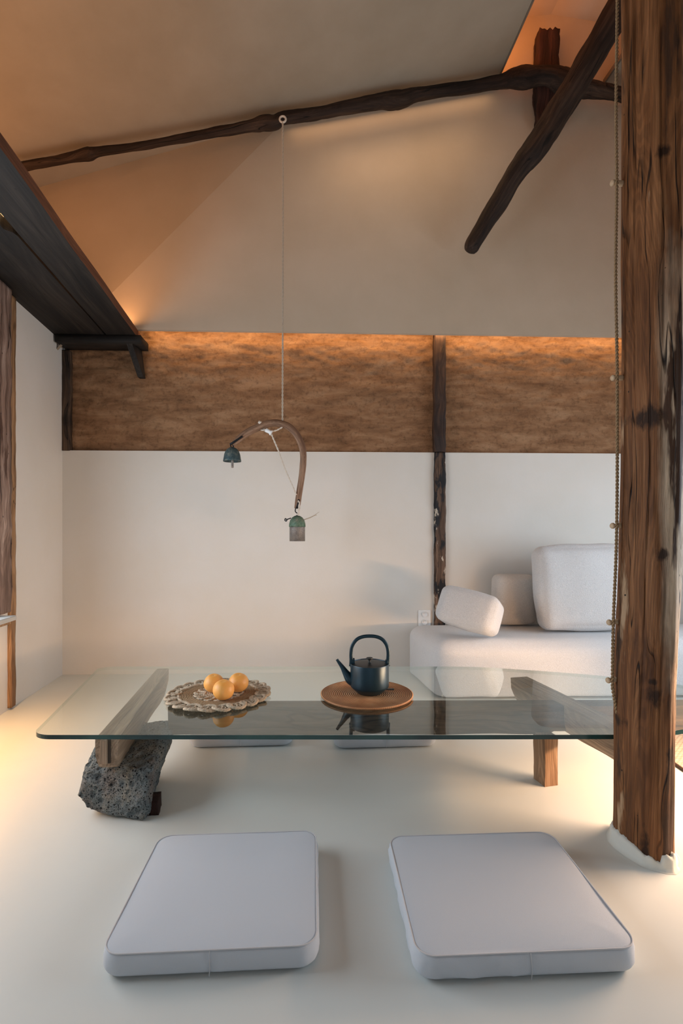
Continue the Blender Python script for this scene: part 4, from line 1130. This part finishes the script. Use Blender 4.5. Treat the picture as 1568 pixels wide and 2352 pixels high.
# ------------------------------------------------------------------ light
def area(name, loc, target, sx, sy, power, color, spread=180):
    l = D.lights.new(name, 'AREA'); l.shape = 'RECTANGLE'; l.size = sx; l.size_y = sy; l.energy = power; l.color = color; l.spread = rad(spread)
    o = D.objects.new(name, l); COL.objects.link(o); o.location = loc
    o.rotation_euler = (Vector(target)-Vector(loc)).to_track_quat('-Z', 'Y').to_euler(); return o
def striplight(name, a, b, w, dirv, power, color, spread=180):
    a, b = Vector(a), Vector(b); u = (b-a).normalized(); z = -Vector(dirv); z = (z-u*z.dot(u)).normalized(); y = z.cross(u)
    l = D.lights.new(name, 'AREA'); l.shape = 'RECTANGLE'; l.size = (b-a).length; l.size_y = w; l.energy = power; l.color = color; l.spread = rad(spread)
    o = D.objects.new(name, l); COL.objects.link(o); c = (a+b)/2
    o.matrix_world = Matrix(((u.x, y.x, z.x, c.x), (u.y, y.y, z.y, c.y), (u.z, y.z, z.z, c.z), (0,0,0,1))); return o
WARM = (1, .50, .20); AMB = (1, .66, .40); DAY = (.77, .89, 1.0)
# daylight through the windows
wl = lw(1.9, 1.15, -.14)
area('daylight_left_window', wl, wl+LN, 1.7, 1.15, 40, DAY)
area('daylight_right_window', (XR+.12, 1.95, 1.05), (0, 2.1, .5), 2.3, 1.15, 52, DAY)
area('daylight_front_door', (.3, YB-.1, .85), (.3, 2, .5), 2.3, 1.4, 8, DAY)
# led strips: on the loft shelf, in the slot over the clay, in the ridge recess, under the ledges
s0_, s1_ = S1+SX*(-.07)+Vector((0,0,.075)), S1+SX*(-.07)-SD*3.6+Vector((0,0,.075))
striplight('shelf_led', s0_, s1_, .02, (-.1, 0, 1), 13, (1, .47, .18))
striplight('clay_led', MW @ Vector((.58, -.085, Z2+.025)), MW @ Vector((4.6, -.085, Z2+.025)), .015, WN*(-1)+Vector((0,0,-.45)), 7, (1, .60, .26))
striplight('ridge_led', A1+Vector((-.12, -.05, .06)), A1-V*4+Vector((-.12, 0, .06)), .02, (.6, 0, 1), 20, (1, .34, .09))
striplight('ledge_led', lw(1.0, .515, w_off-.05), lw(2.2, .515, w_off-.05), .02, (.15, 0, -1), 10, (1, .56, .26))
striplight('side_led', (1.62, 1.45, .40), (1.80, 2.25, .40), .03, (-1.9, .25, -1), 23, (1, .58, .30), 140)
striplight('eaves_led', (-2.42, .6, 3.1), (-2.42, 3.3, 3.1), .03, (.8, 0, .5), 9, (1, .42, .15))
gz = shM @ Vector((XH, YH-.3, .12)); striplight('slit_led', shM @ Vector((XH, -.3, .12)), shM @ Vector((XH, -2.6, .12)), .02, (0, 0, -1), 1.2, (1, .40, .14))
striplight('gable_graze_fill', PW(745, 258, .44), PW(1110, 190, .44), .12, Vector((-.3, .15, -1)), 2.4, (1, .64, .36), 175)  # unseen fill strip added in open air before the log, grazes the gable
striplight('log_back_led', PW(662, 274, .19), PW(1130, 192, .19), .02, Vector((-.1, .0, -1)), .9, (1, .60, .32), 175)

w = D.worlds.new('world'); bpy.context.scene.world = w; w.use_nodes = True
w.node_tree.nodes['Background'].inputs[0].default_value = (.72, .80, .9, 1); w.node_tree.nodes['Background'].inputs[1].default_value = .26

# ------------------------------------------------------------------ camera
cd = D.cameras.new('camera'); cam = D.objects.new('camera', cd); COL.objects.link(cam)
cam.location = (0, 0, 1); cam.rotation_euler = (rad(90), 0, 0)
cd.sensor_fit = 'VERTICAL'; cd.sensor_height = 36; cd.sensor_width = 24; cd.lens = 36*F/2352; cd.shift_y = 52/2352
cd.clip_start = .02
sc_ = bpy.context.scene; sc_.camera = cam
sc_.view_settings.view_transform = 'Standard'; sc_.view_settings.look = 'None'; sc_.view_settings.gamma = 1; sc_.view_settings.exposure = -0.06
sc_.view_settings.use_curve_mapping = False
